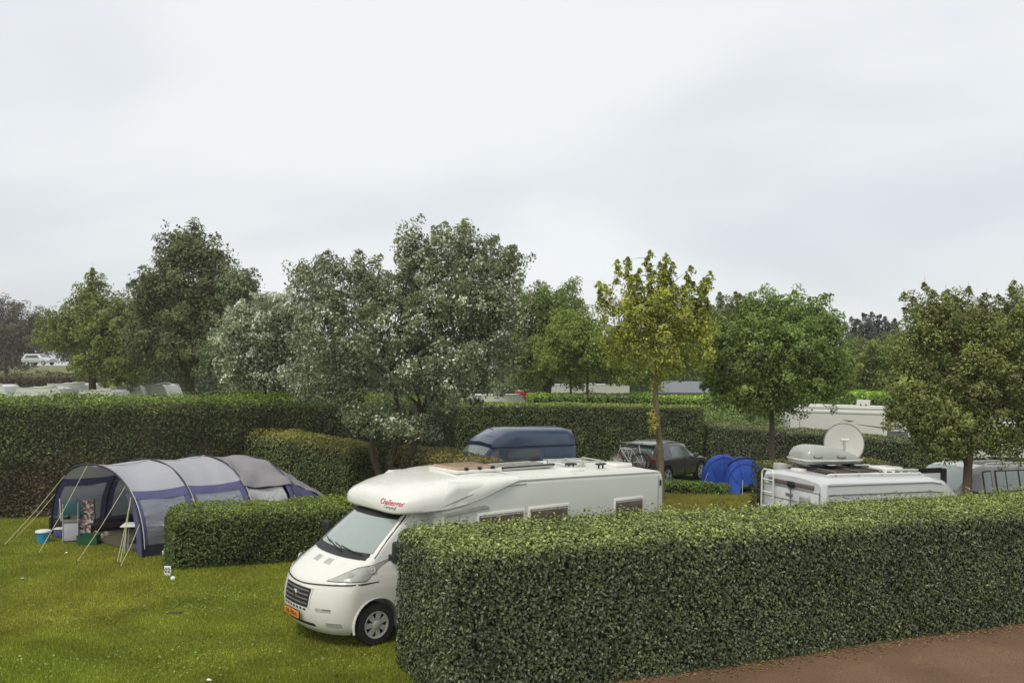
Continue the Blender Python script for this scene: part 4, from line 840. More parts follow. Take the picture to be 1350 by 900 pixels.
# ---- white van with roof box and ladder at the right
M_van = mat("van_paint", (0.60, 0.61, 0.62), 0.3, ns=2, na=0.03, coat=0.5, dirt=((.42, .42, .38), 2.5, .62))
def white_van():
    vb = R(22); nx, ny = 6.0, 17.95    # near rear roof corner
    fw = Vector((math.cos(vb), math.sin(vb), 0)); lf = Vector((-fw.y, fw.x, 0)); c = Vector((nx, ny, 0)) + fw * 2.3 + lf * .84
    t = thing("campervan", "white high-sided van with rear ladder and cluttered roof, behind the foreground hedge on the right", "van", (c.x, c.y, gz(c.x) - .05), vb, None, True)
    H = Hull([(-2.30, .40, 1.15, 2.46, .90, .92, .86), (-2.24, .34, 1.15, 2.53, .95, .96, .91), (-2.1, .32, 1.15, 2.55, .96, .97, .93), (.55, .32, 1.15, 2.53, .96, .97, .93), (.95, .32, 1.15, 2.45, .96, .97, .90), (1.30, .32, 1.15, 2.20, .96, .96, .84), (2.12, .32, 1.12, 1.28, .96, .94, .80), (2.6, .34, .95, 1.05, .94, .9, .72), (2.75, .4, .75, .85, .85, .8, .62)], crown=.05)
    H.build(t, M_van, ((1.75, .86), (-1.3, .86)), .34)
    for sgn in (1, -1):
        for zz, yy in ((2.12, .966), (2.25, .966), (2.43, .964)):
            mb = MB(); mb.tube([(-2.18, sgn * yy, zz), (.5, sgn * yy, zz), (.8, sgn * (yy - .01), zz - .03)], .010, 5); mb.build("gutter", M_trim, t)
        H.glass(t, sgn, [(1.88, .04), (1.0, .04), (1.0, .62), (1.45, .7)], "door_window", M_glass)
        mb = MB(); mb.tube([(.45, sgn * .945, 1.2), (.48, sgn * .93, 1.75), (.62, sgn * .915, 2.03), (1.3, sgn * .905, 2.00), (1.7, sgn * .93, 1.6)], .012, 5); mb.build("door_frame", M_lgrey, t)
        make_wheel(t, (1.75, sgn * .86, .34), .34, .22, sgn, 5); make_wheel(t, (-1.3, sgn * .86, .34), .34, .22, sgn, 5)
        MB().box((1.55, sgn * 1.08, 1.4), (.12, .18, .3), bevel=.03).build("mirror", M_black, t)
        MB().box((2.6, sgn * .66, .92), (.2, .28, .16), bevel=.04).build("headlight", M_lens, t)
        MB().box((-2.32, sgn * .86, 1.1), (.04, .1, .45), bevel=.01).build("tail_light", MATS["tail_red"], t)
    H.screen(t, 1.50, 2.05, .93, .95, m=M_pane)
    # rear doors: band of dark tinted strip, centre gap, hinges, plate handle
    for y0 in (-.44, .44):
        dr = MB().box((-2.305, y0, 1.42), (.03, .80, 1.72), bevel=.012).build("rear_door", M_van, t)
        MB().box((-2.325, y0, 1.55), (.012, .60, .5), bevel=.01).build("window", M_glass, dr)
    MB().box((-2.32, 0, 2.36), (.05, 1.40, .09), bevel=.02).build("rear_strip", mat("reddish_strip", (.14, .10, .09), .4, ns=8), t)
    MB().box((-2.345, -.05, 2.35), (.05, .22, .12), bevel=.04, seg=3).build("rear_camera", M_black, t)
    MB().box((-2.33, .02, 2.13), (.015, .22, .05), bevel=.005).build("badge", M_trim, t)
    ld = MB()
    for y in (.42, .80): ld.tube([(-2.30, y, .7), (-2.42, y, .75), (-2.42, y, 2.50)], .02, 6)
    for z in (.9, 1.2, 1.5, 1.8, 2.1, 2.36): ld.tube([(-2.42, .42, z), (-2.42, .80, z)], .015, 6)
    ld.tube([(-2.42, .42, 2.5), (-2.41, .47, 2.57), (-2.41, .75, 2.57), (-2.42, .80, 2.5)], .02, 6); ld.build("ladder", M_chrome if False else M_white, t, 60)
    # roof equipment
    rr = MB()
    for x in (-1.7, -1.1, -.5): rr.tube([(x, -.62, 2.56), (x, -.62, 2.655), (x, .68, 2.66), (x, .68, 2.56)], .018, 6)
    rr.build("roof_rack", M_trim, t, 60)
    MB().box((-1.15, -.02, 2.625), (1.35, 1.0, .03), bevel=.005).build("roof_board", mat("dark_board", (.07, .045, .04), .7, ns=10, na=.2), t)
    MB().box((-2.02, .70, 2.62), (.20, .26, .14), bevel=.02).build("roof_crate", M_lgrey, t)
    MB().box((-1.75, .25, 2.60), (.5, .3, .07), bevel=.02).build("roof_vent", M_white, t)
    MB().box((.35, .15, 2.60), (.5, .5, .08), bevel=.03, seg=3).build("roof_hatch", M_white, t)
    for y in (-.70, .74): MB().tube([(-2.0, y, 2.60), (-1.9, y, 2.62), (.45, y, 2.60), (.55, y, 2.54)], .018, 6).build("roof_rail", M_white, t)
    MB().box((.55, -.25, 2.60), (.55, .12, .05), bevel=.01).build("roof_bar", M_lgrey, t)
    for y_ in (-.88, -.02, .88): MB().box((-2.325, y_, 1.7), (.010, .012, 1.2)).build("door_gap", M_trim, t)
    for z_ in (2.27, 2.02): MB().box((-2.325, 0, z_), (.010, 1.72, .012)).build("door_seam", M_trim, t)
    MB().box((-2.335, -.45, 2.10), (.012, .30, .10), bevel=.005).build("rear_label", M_lgrey, t)
    for k in range(4): MB().box((-.35 + k * .22, -.45, 2.585), (.10, .06, .05), bevel=.01).build("cable_clip", M_black, t)
    mb = MB(); mb.tube([(-.5, -.45, 2.575), (0, -.47, 2.57), (.6, -.5, 2.565)], .01, 5); mb.build("cable", M_black, t)
    Mt = Matrix.Translation(t.location) @ t.rotation_euler.to_matrix().to_4x4()
    # roof box, a thing of its own on the rack
    q = Mt @ Vector((-1.22, .22, 2.70)); b = thing("roof_box", "silver grey plastic roof box strapped on the white van's roof", "roof box", q, vb - R(8), None, True)
    M_box = mat("roof_box_grey", (0.36, 0.37, 0.34), 0.32, ns=3, na=0.05, coat=.4)
    def bs(x, hw, z0, z1): return [(x, hw * math.copysign(abs(math.cos(a_)) ** .55, math.cos(a_)), (z0 + (z1 - z0) * max(0, math.sin(a_)) ** .62) if math.sin(a_) > 0 else z0 - .10 * abs(math.sin(a_)) ** .5 * (hw / .4)) for a_ in [2 * math.pi * k / 24 for k in range(24)]]
    mb = MB(); mb.loft([bs(-.72, .20, .12, .14), bs(-.70, .34, .12, .26), bs(-.62, .39, .12, .38), (bs(-.45, .40, .12, .43)), bs(-.1, .40, .12, .41), bs(.25, .38, .12, .34), bs(.52, .33, .12, .24), bs(.70, .22, .12, .16), bs(.75, .10, .12, .13)], True, True); mb.build("shell", M_box, b, 50)
    mb = MB(); pts = [(x, y, .12) for x, y in ((-.73, 0), (-.71, .35), (-.62, .405), (-.1, .415), (.25, .395), (.53, .34), (.72, .22), (.77, 0), (.72, -.22), (.53, -.34), (.25, -.395), (-.1, -.415), (-.62, -.405), (-.71, -.35), (-.73, 0))]; mb.tube(pts, .022, 6); mb.build("rim", mat("pale_edge", (.55, .56, .53), .4, ns=10), b, 60)
    for x in (-.45, .1):
        MB().box((x, -.398, .205), (.20, .02, .05), rot=Matrix.Rotation(R(10), 3, 'X'), bevel=.008).build("latch", M_trim, b); MB().box((x, -.41, .21), (.15, .02, .022), rot=Matrix.Rotation(R(10), 3, 'X'), bevel=.005).build("latch_handle", mat("pale_edge", (.55, .56, .53)), b)
    for x in (-.4, .4): MB().box((x, 0, .02), (.1, .7, .06), bevel=.01).build("clamp", M_black, b)
    # satellite dish on a mast
    q = Mt @ Vector((-.34, .66, 2.58)); dth = thing("satellite_dish", "large round pale satellite dish on a mast behind the roof box of the white van", "satellite dish", q, 0)
    tgt = Vector((-.32, -1, .34)).normalized(); dm = Matrix.Translation((0, 0, .52)) @ tgt.to_track_quat('Z', 'Y').to_matrix().to_4x4() @ Matrix.Diagonal((.93, 1, 1, 1))
    M_dish = mat("dish_paint", (.47, .46, .42), .5, ns=4, na=.05)
    mb = MB(); rr_ = .44; mb.lathe([(.001, -.07), (.15, -.062), (.3, -.035), (.41, -.006), (rr_, 0), (rr_ + .004, -.012), (rr_ * .95, -.03), (.3, -.055), (.15, -.082), (.001, -.09)], dm, 48); mb.build("reflector", M_dish, dth, 60)
    mb = MB(); mb.lathe([(rr_ + .002, .006), (rr_ + .022, .0), (rr_ + .024, -.03), (rr_ + .002, -.035)], dm, 48); mb.build("rim", mat("dish_rim", (.12, .12, .11), .5, ns=10), dth, 60)
    arm0 = dm @ Vector((0, -.46, -.03)); arm1 = dm @ Vector((0, -.02, .40))
    mb = MB(); mb.tube([arm0, arm1], .030, 8); mb.build("feed_arm", mat("pale_metal", (.62, .62, .6), .35, ns=10), dth)
    mb = MB(); mb.tube([arm1 - Vector((.09, 0, 0)), arm1 + Vector((.09, 0, 0))], .03, 8); mb.build("receiver", MATS["pale_metal"], dth)
    mb = MB(); mb.tube([(0, .12, 0), (0, .12, .5)], .025, 8); mb.tube([(0, .12, .5), dm @ Vector((0, 0, -.08))], .03, 8); mb.box((0, .12, .01), (.3, .3, .03), bevel=.01); mb.build("mast", M_trim, dth)
white_van()

# ---- silver car with glassy flank at the right edge
M_silver = mat("champagne_paint", (0.20, 0.185, 0.165), 0.28, ns=2, na=0.06, coat=0.6)
def silver_car():
    t = thing("people_carrier", "tall champagne-silver car with roof rails behind the olive tree's trunk at the right edge", "car", (13.6, 27.3, gz(13.6)), math.pi + R(27), None, True)
    H = Hull([(-2.3, .5, 1.0, 1.3, .86, .88, .74), (-2.25, .36, 1.12, 1.75, .92, .93, .76), (-2.0, .3, 1.16, 1.90, .95, .95, .78), (.3, .3, 1.12, 1.92, .95, .95, .78), (.8, .3, 1.10, 1.82, .95, .95, .76), (1.45, .3, 1.06, 1.16, .95, .94, .78), (2.05, .32, .98, 1.05, .94, .90, .72), (2.35, .38, .75, .86, .86, .82, .62), (2.42, .45, .6, .7, .76, .72, .55)])
    H.build(t, M_silver, ((1.5, .86), (-1.35, .86)), .35)
    H.screen(t, .78, 1.38, .93, .95, m=mat("windscreen_pale", (.30, .35, .34), .1, ns=2, coat=1, spec=.9))
    MB().patch(H.top, [(.22, -.9), (.22, .9), (.72, .9), (.72, -.9)], 6, 3, .008, (0, 0, 1)).build("roof_front", mat("pale_edge", (.55, .56, .53)), t, 40)
    for sgn in (1, -1):
        H.glass(t, sgn, [(1.22, .05), (.55, .05), (.55, .92), (.78, .92)], "front_quarter_window", M_glass)
        fr = H.glass(t, sgn, [(.46, .0), (.06, .0), (.06, .96), (.46, .96)], "window_frame", M_black, off=.006); H.glass(fr, sgn, [(.41, .08), (.10, .08), (.10, .90), (.41, .90)], "pane", M_pane, off=.014)
        fr = H.glass(t, sgn, [(-.08, .0), (-2.10, .0), (-2.08, .96), (-.08, .96)], "window_frame", M_black, nu=10, off=.006)
        for x0, x1 in ((-.14, -.55), (-.60, -1.12), (-1.20, -1.58), (-1.64, -2.03)): H.glass(fr, sgn, [(x0, .08), (x1, .08), (x1, .90), (x0, .90)], "pane", M_pane, off=.014)
        mb = MB(); mb.tube([(.2, sgn * .70, 1.93), (.1, sgn * .70, 2.0), (-1.8, sgn * .70, 1.99), (-1.95, sgn * .70, 1.91)], .02, 6); mb.build("roof_rail", M_alloy, t)
        make_wheel(t, (1.5, sgn * .86, .35), .35, .22, sgn, 6); make_wheel(t, (-1.35, sgn * .86, .35), .35, .22, sgn, 6)
        MB().box((1.05, sgn * 1.05, 1.2), (.13, .2, .17), bevel=.04).build("mirror", M_black, t); MB().box((2.2, sgn * .68, .86), (.22, .3, .16), bevel=.04).build("headlight", M_lens, t)
    mb = MB(); mb.tube([(1.44, -.55, 1.17), (1.15, -.15, 1.45)], .01, 5); mb.tube([(1.44, .25, 1.17), (1.2, .6, 1.38)], .01, 5); mb.build("wiper", M_black, t)
silver_car()

# ---- far white motorhome at the right, behind the glossy hedge
def far_motorhome():
    D = 43.0; x0 = X(1128, D); t = thing("motorhome", "far white motorhome seen side-on behind the glossy hedge, with an open roof hatch", "motorhome", (x0, D, gz(x0)), R(-3), None, True)
    M = M_side
    def sc(x, z0, z1, w_): return [(x, w_, z0), (x, w_, z1 - .12), (x, w_ - .12, z1), (x, -w_ + .12, z1), (x, -w_, z1 - .12), (x, -w_, z0)]
    mb = MB(); mb.loft([sc(-3.35, .5, 2.3, 1.05), sc(-3.2, .45, 2.72, 1.12), (sc(-3.0, .4, 2.80, 1.15)), sc(1.7, .4, 2.80, 1.15), sc(2.1, .4, 2.70, 1.12), sc(2.5, .4, 2.45, 1.05), sc(2.9, .4, 1.95, 1.0), sc(3.15, .4, 1.45, .98)], True, True); mb.build("body_shell", M, t, 40)
    mb = MB(); mb.loft([sc(3.1, .35, 1.42, .97), sc(3.6, .35, 1.18, .94), sc(3.8, .4, .9, .85)], True, True); mb.build("bonnet", M_white, t, 40)
    for sgn in (-1, 1):
        mb = MB(); mb.tube([(-3.0, sgn * 1.10, 2.86), (1.9, sgn * 1.10, 2.86)], .045, 8); mb.build("awning", M_white, t, 60)
        mb = MB(); mb.tube([(-2.95, sgn * 1.155, 1.2), (-2.95, sgn * 1.155, 2.45), (-2.8, sgn * 1.155, 2.6), (1.6, sgn * 1.155, 2.58)], .014, 5); mb.build("panel_seam", M_trim, t)
        for x0_, x1_, z0, z1 in ((-1.9, -1.1, 1.2, 1.72), (1.0, 1.95, 1.3, 1.86), (2.25, 2.75, 1.3, 1.72)):
            f = MB().box(((x0_ + x1_) / 2, sgn * 1.15 if x0_ < 2 else sgn * 1.06, (z0 + z1) / 2), (x1_ - x0_ + .06, .04, z1 - z0 + .06), bevel=.015).build("window", M_white, t); MB().box(((x0_ + x1_) / 2, sgn * 1.17 if x0_ < 2 else sgn * 1.08, (z0 + z1) / 2), (x1_ - x0_, .04, z1 - z0), bevel=.015).build("pane", M_glass, f)
        mb = MB(); mb.slab([(-.35, sgn * 1.153, 2.12), (1.1, sgn * 1.153, 1.92), (2.0, sgn * 1.14, 1.88), (2.0, sgn * 1.14, 1.92), (1.1, sgn * 1.153, 1.98)], (0, sgn * .012, 0)); mb.build("dark_stripe", M_grey, t)
        mb = MB(); mb.slab([(-1.0, sgn * 1.153, 2.30), (-.5, sgn * 1.153, 2.27), (-.7, sgn * 1.153, 2.22)], (0, sgn * .012, 0)); mb.build("dark_fleck", M_grey, t)
        for wx in (2.9, -1.6): make_wheel(t, (wx, sgn * .95, .34), .34, .2, sgn, 5)
    MB().box((.15, -.4, 3.02), (.62, .05, .42), rot=Matrix.Rotation(R(18), 3, 'X'), bevel=.02).build("open_hatch", M_white, t)
    for k in (-.12, .12): MB().box((.15 + k, -.43, 2.98), (.05, .03, .07), rot=Matrix.Rotation(R(18), 3, 'X')).build("hatch_catch", M_black, t)
    MB().box((-1.9, 0, 2.83), (.5, .5, .08), bevel=.02).build("roof_hatch", M_lgrey, t)
    for z in (1.9, 2.2): MB().box((-3.33, -.9, z), (.06, .12, .14), bevel=.02).build("rear_light", M_black, t)
far_motorhome()

# ---- small distant caravans
def caravan(label, px, D, rz, L=5.2, Hh=2.5, m=None, win=True, cat="caravan", name="caravan", flat=False, group=None):
    x0 = X(px, D); t = thing(name, label, cat, (x0, D, gz(x0)), rz, group)
    mb = MB(); h = L / 2; e = .5 if not flat else .05
    side = [(-h + .1, .4), (-h, .9), (-h + e * .25, Hh - .7), (-h + e, Hh - .08), (-h + e + .3, Hh), (h - e - .3, Hh), (h - e * .8, Hh - .1), (h - .05, Hh - .9), (h, .9), (h - .15, .4)]
    mb.loft([[(x, y, z) for x, z in side] for y in (-1.1, 1.1)], True, True); mb.build("shell", m or M_side, t, 30)
    for sgn in (1, -1):
        for a, b in ((-.36, -.12), (.0, .2), (.28, .40)):
            f = MB().box(((a + b) / 2 * L, sgn * 1.11, 1.6), ((b - a) * L, .04, .6), bevel=.01).build("window", M_glass, t)
        mb = MB(); mb.tube([(-h + e, sgn * 1.08, Hh - .02), (h - e, sgn * 1.08, Hh - .02)], .04, 6); mb.build("awning_rail", M_lgrey, t)
        MB().lathe([(.18, -.1), (.32, -.1), (.34, 0), (.32, .1), (.18, .1), (.001, .08)], Matrix.Translation((0, sgn * 1.0, .34)) @ Matrix.Rotation(math.pi / 2, 4, 'X'), 16).build("wheel", M_tyre, t)
    MB().box((.3, 0, Hh + .05), (.6, .6, .12), bevel=.03).build("roof_hatch", M_lgrey, t)
    return t
CG = "white caravans in the far left row"
caravan("white caravan roof cut by the left edge of the photo", -12, 62, R(4), 3.5, 2.50, win=True)
caravan("long low white caravan, second from the left behind the tall hedge", 60, 60, R(2), 3.6, 2.42)
caravan("pale caravan with raised roof vent, third from the left", 98, 63, R(-3), 3.6, 2.60)
caravan("white caravan right of the one with the raised roof vent", 137, 58, R(-4), 3.0, 2.35)
caravan("white caravan with cluttered roof left of the tall dark tree", 172, 61, R(14), 2.4, 2.55)
caravan("small pale caravan ending the far left row, below the tall dark tree", 212, 63, R(-6), 2.4, 2.6)
caravan("white caravan glimpsed beneath the silvery tree", 398, 58, R(0), 5.0, 2.35)
caravan("white caravan beside the red-topped one right of the silver tree", 652, 62, R(3), 4.6, 2.35)
cv = caravan("nearer long white caravan roof just above the square-trimmed hedge", 700, 52, R(-2), 6.4, 2.15)
rc = caravan("small red-roofed vehicle among the far caravans right of the silver tree", 688, 72, R(0), 1.9, 2.35, mat("red_paint", (.45, .03, .03), .4, ns=4), cat="van", name="red_van")
caravan("white caravan left of the small forked tree", 735, 60, R(5), 4.4, 2.25)
caravan("pale boxy caravan directly behind the small forked tree", 775, 70, R(0), 6.2, 3.0, flat=True)
caravan("white caravan roof seen through the olive tree's leaves at the right edge", 1320, 46, R(-20), 4.6, 2.7)
caravan("white caravan glimpsed behind the round green tree's trunk", 1012, 62, R(0), 3.0, 3.0)
def far_car():
    D = 116; x0 = X(52, D); t = thing("parked_car", "tiny pale car parked on the grassy mound at the far left", "car", (x0, D, gz(x0) + 3.50), R(-12))
    H = Hull([(-2.0, .4, .8, .95, .8, .8, .6), (-1.7, .3, .85, 1.4, .85, .85, .6), (.3, .3, .85, 1.42, .85, .85, .62), (1.0, .3, .85, .95, .85, .83, .7), (2.0, .35, .65, .75, .8, .75, .6)])
    H.build(t, mat("pale_car", (.5, .52, .54), .3, ns=4, coat=.5), n=16)
    for sgn in (1, -1): H.glass(t, sgn, [(.7, .1), (-1.5, .1), (-1.4, .85), (.3, .85)], "window", M_glass); [make_wheel(t, (wx, sgn * .76, .3), .3, .18, sgn, 5) for wx in (1.2, -1.2)]
    H.screen(t, .4, .95, .9, .9, m=M_glass)
far_car()
def mobile_home():
    D = 72; x0 = X(903, D); t = thing("mobile_home", "static mobile home with a shallow grey roof behind the yellow tree's trunk", "mobile home", (x0, D, gz(x0)), R(-12))
    mb = MB(); mb.box((0, 0, 1.5), (3.6, 3.2, 2.3)); mb.build("wall", mat("cream_wall", (.5, .5, .42), .6, ns=3), t)
    mb = MB(); mb.loft([[(x, -1.9, 2.55), (x, 0.9, 3.35), (x, 1.9, 2.8), (x, 1.9, 2.7), (x, .9, 3.25), (x, -1.9, 2.45)] for x in (-2.0, 2.0)], True, True); mb.build("roof", mat("grey_roof", (.17, .19, .20), .6, ns=2, na=.1), t, 20)
    for x in (-1.3, -.6, .5, 1.2): f = MB().box((x, -1.62, 1.75), (.62, .05, .85)).build("window", M_white, t); MB().box((x, -1.65, 1.75), (.5, .05, .72)).build("pane", M_glass, f)
mobile_home()
# low fence rail with pale post behind the white van
x_, y_ = X(1184, 24.5), 24.5; t = thing("timber_fence", "short dark timber rail with one pale square post behind the white van", "fence", (x_, y_, gz(x_)), R(15))
MB().box((0, 0, 1.05), (.20, .20, 2.1), bevel=.01).build("post", mat("pale_timber", (.42, .39, .32), .8, ns=8, na=.15), t)
for z in (1.95, 1.6): MB().box((.75, .02, z), (1.3, .05, .14), bevel=.008).build("rail", mat("dark_timber", (.06, .045, .035), .8, ns=10, na=.2), t)
MB().box((1.45, 0, 1.0), (.12, .12, 2.0), bevel=.01).build("post", MATS["dark_timber"], t)

# ------------------------------------------------------------------ tents
M_tl = mat("tent_lilac_grey", (0.43, 0.43, 0.48), 0.75, ns=1.5, na=0.05, bump=0.5, bs=3.0, trans=0.15)
M_tp = mat("tent_blue_violet", (0.105, 0.105, 0.23), 0.75, ns=2, na=0.08, bump=0.5, bs=4.0, trans=0.12)
M_tg = mat("tent_grey_fly", (0.29, 0.28, 0.295), 0.7, ns=2, na=0.08, bump=1.0, bs=3.0, trans=0.1, stretch=(1, 1, .5))
M_td = mat("tent_dark_skirt", (0.03, 0.032, 0.055), 0.8, ns=3, na=0.1)
M_tw = mat("tent_window", (0.40, 0.43, 0.50), 0.3, ns=1.2, na=0.16, bump=1.0, bs=4, trans=0.35, alpha=0.74, stretch=(1, 1, 2.5))
M_tc = mat("tent_curtain", (0.55, 0.56, 0.57), 0.8, ns=2, na=0.06, bump=1.0, bs=6, trans=0.2, stretch=(2, 2, .3))
M_pole = mat("tent_pole", (0.015, 0.015, 0.02), 0.5, ns=5)
M_guy = mat("guy_rope", (0.50, 0.50, 0.30), 0.8, ns=20)
def tent():
    o = Vector((-8.42, 20.75, gz(-8.42))); L0 = Vector((-11.75, 23.2, gz(-11.75))) - o
    t = thing("tunnel_tent", "large blue and grey tunnel tent with its mouth open towards the lawn", "tent", o)
    ax = Vector((.72, .69, 0))
    ms = [0, 1.35, 2.8, 4.1, 5.6]; Hs = [1.93, 1.98, 2.0, 1.92, 1.0]; W = [1, 1, 1, .98, .80]
    def arch(m, ph):
        Hh = np.interp(m, ms, Hs); ww = np.interp(m, ms, W); k = 0
        for a, b in zip(ms, ms[1:]):
            if a <= m <= b: k = math.sin((m - a) / (b - a) * math.pi)
        c, s = math.cos(ph), math.sin(ph); n = 2.35
        u = .5 - .5 * ww * math.copysign(abs(c) ** (2 / n), c) * (1 - .012 * k); z = Hh * abs(s) ** (2 / n) * (1 - .035 * k)
        p = ax * m + L0 * u; p.z = L0.z * u - G * ax.x * m + z; return p
    fn = lambda m, ph: tuple(arch(m, R(ph)))
    def wr(seed, amp): 
        rg = np.random.default_rng(seed); wv = Wave(rg, 10, 4.0)
        def f(m, ph):
            p = arch(m, R(ph)); d = float(wv(np.array([[p.x * 1.0, p.y, p.z * 2.0]]))[0]) * amp; nrm = Vector((p.x - (ax * m + L0 * .5).x, p.y - (ax * m + L0 * .5).y, p.z)).normalized(); return tuple(p + nrm * d)
        return f
    def sheet(name, m0, m1, p0, p1, mt, f=fn, nu=10, nv=14, off=0.0, par=t):
        mb = MB(); mb.grid([[Vector(f(m0 + (m1 - m0) * i / nu, p0 + (p1 - p0) * j / nv)) + (off * (Vector(f(m0 + (m1 - m0) * i / nu, p0 + (p1 - p0) * j / nv)) - ax * 2 - L0 * .5).normalized()) for j in range(nv + 1)] for i in range(nu + 1)])
        return mb.build(name, mt, par, 80, recalc=False)
    SP = 46
    bays = [(0, 1.35), (1.35, 2.8)]
    for b_, (m0, m1) in enumerate(bays):
        sheet("roof_panel", m0, m1, SP, 180 - SP, M_tl, wr(b_, .03), 20, 26)
        for lo, hi in ((0, SP), (180, 180 - SP)):
            d = 1 if hi > lo else -1; wm0, wm1 = m0 + .14, m1 - .16; a0, a1 = lo + d * (6 if b_ == 0 else 5), lo + d * 38
            # side wall with the window opening left free
            sheet("side_skirt", m0, m1, lo, a0, M_td); sheet("side_band", m0, m1, a1, hi, M_tp, wr(5 + b_, .022), 14, 8)
            sheet("side_strip", m0, wm0, a0, a1, M_tp, fn, 3); sheet("side_strip", wm1, m1, a0, a1, M_tp, fn, 3)
            wn = sheet("window", wm0, wm1, a0, a1, M_tw, wr(9 + b_ + lo, .022), 14, 14)
            if b_ == 1 and lo == 0: sheet("blind", wm0 + .02, wm1 - .02, a0 + 2, a1 - 1, M_tc, wr(40, .03), 14, 12, -.05, wn)
    # rear bedroom under a grey flysheet, pale curtain under a raised edge, then the blue tail
    sheet("flysheet", 2.75, 4.2, 40, 150, M_tg, wr(21, .05), 18, 26, .03); sheet("flysheet", 4.2, 5.6, 46, 150, M_tg, wr(21, .05), 12, 22, .03)
    sheet("side_panel", 2.8, 4.05, 180, 150, M_tp); sheet("side_panel", 4.05, 5.6, 180, 150, M_tp)
    sheet("curtain", 2.85, 3.95, 0, 40, M_tc, wr(22, .04), 22, 10, -.06); sheet("side_panel", 3.98, 4.15, 0, 44, M_tp, fn, 3); sheet("side_panel", 4.15, 5.6, 0, 47, M_tp, wr(23, .02), 10, 10)
    mb = MB(); mb.grid([[Vector(fn(5.6, ph)) * (1 - q) + Vector(fn(5.6, ph)) * q * 1.0 + Vector((0, 0, -q * .9 * math.sin(R(ph)))) for q in (0, .5, 1)] for ph in range(0, 181, 10)]); mb.build("tail_panel", M_tp, t, 80)
    # dark inner wall across the tent at the second pole
    mb = MB(); mb.grid([[Vector(arch(2.78, R(ph))).lerp(Vector((ax.x * 2.78 + L0.x * .5, ax.y * 2.78 + L0.y * .5, .6)), q) for q in (0, .5, 1)] for ph in range(0, 181, 10)]); mb.build("inner_wall", mat("tent_inner", (.16, .16, .19), .8, ns=2, trans=.1), t, 80)
    mb = MB(); mb.slab([fn(.25, 0)[:2] + (L0.z * 0 + .02,), fn(2.8, 0)[:2] + (-G * .72 * 2.8 + .02,), fn(2.8, 180)[:2] + (L0.z - G * .72 * 2.8 + .02,), fn(.25, 180)[:2] + (L0.z + .02,)], (0, 0, .012)); mb.build("groundsheet", mat("groundsheet", (.10, .085, .06), .9, ns=4, na=.3), t)
    for i, m in enumerate(ms[:4]):
        mb = MB(); mb.tube([Vector(arch(m, R(ph))) + Vector((0, 0, .015)) for ph in np.linspace(0, 180, 40)], .024 if i < 3 else .018, 6); mb.build("pole", M_pole, t, 60)
    mb = MB(); mb.tube([Vector(arch(m, R(90))) + Vector((0, 0, .02)) for m in np.linspace(0, 2.8, 12)], .012, 5); mb.build("ridge_seam", M_lgrey, t)
    # front valance hanging from the first pole on the right foot
    mb = MB(); mb.grid([[Vector(arch(0, R(ph))) + Vector((-.02, 0, 0)), Vector(arch(0, R(ph))).lerp(L0 * .5 + Vector((0, 0, .9)), .10) - ax * .02] for ph in range(0, 46, 5)]); mb.build("front_edge", M_tp, t, 80)
    # white piping on the near pole sleeves
    for m in (0.02, 1.36, 2.82): 
        mb = MB(); mb.tube([Vector(arch(m + .03, R(ph))) + Vector((.01, -.02, 0)) for ph in np.linspace(4, 48, 10)], .012, 4); mb.build("piping", mat("white_cord", (.6, .6, .58), .6, ns=20), t)
    # guy ropes with pegs: (photo pixel on the ground, where it is tied)
    for (gx_, gy_), (m, ph) in (((5, 718), (0, 128)), ((20, 708), (0, 150)), ((50, 730), (0, 96)), ((101, 741), (0, 52)), ((154, 743), (0, 42)), ((158, 748), (0, 20)), ((158, 744), (.1, 48))):
        x, D = gnd(gx_, gy_); g = Vector((x, D, gz(x) + .01)) - o; a = Vector(arch(m, R(ph))); mb = MB(); mb.tube([a, a.lerp(g, .5) + Vector((0, 0, -.05)), g], .0075, 4)
        rp = mb.build("guy_rope", M_guy, t, 60); MB().tube([g + Vector((0, 0, -.05)), g + Vector((.01, -.01, .06))], .012, 5).build("peg", M_chrome, rp)
    for m, dd in ((1.35, 1.3), (2.8, 1.2), (4.1, 1.0)):
        for ph, sg in ((40, -1), (140, 1)):
            a = Vector(arch(m, R(ph))); g = a + (L0.normalized() * sg) * dd; g.z = gz(o.x + g.x) - o.z + .01
            mb = MB(); mb.tube([a, g], .010, 4); mb.build("guy_rope", M_guy, t, 60)
tent()

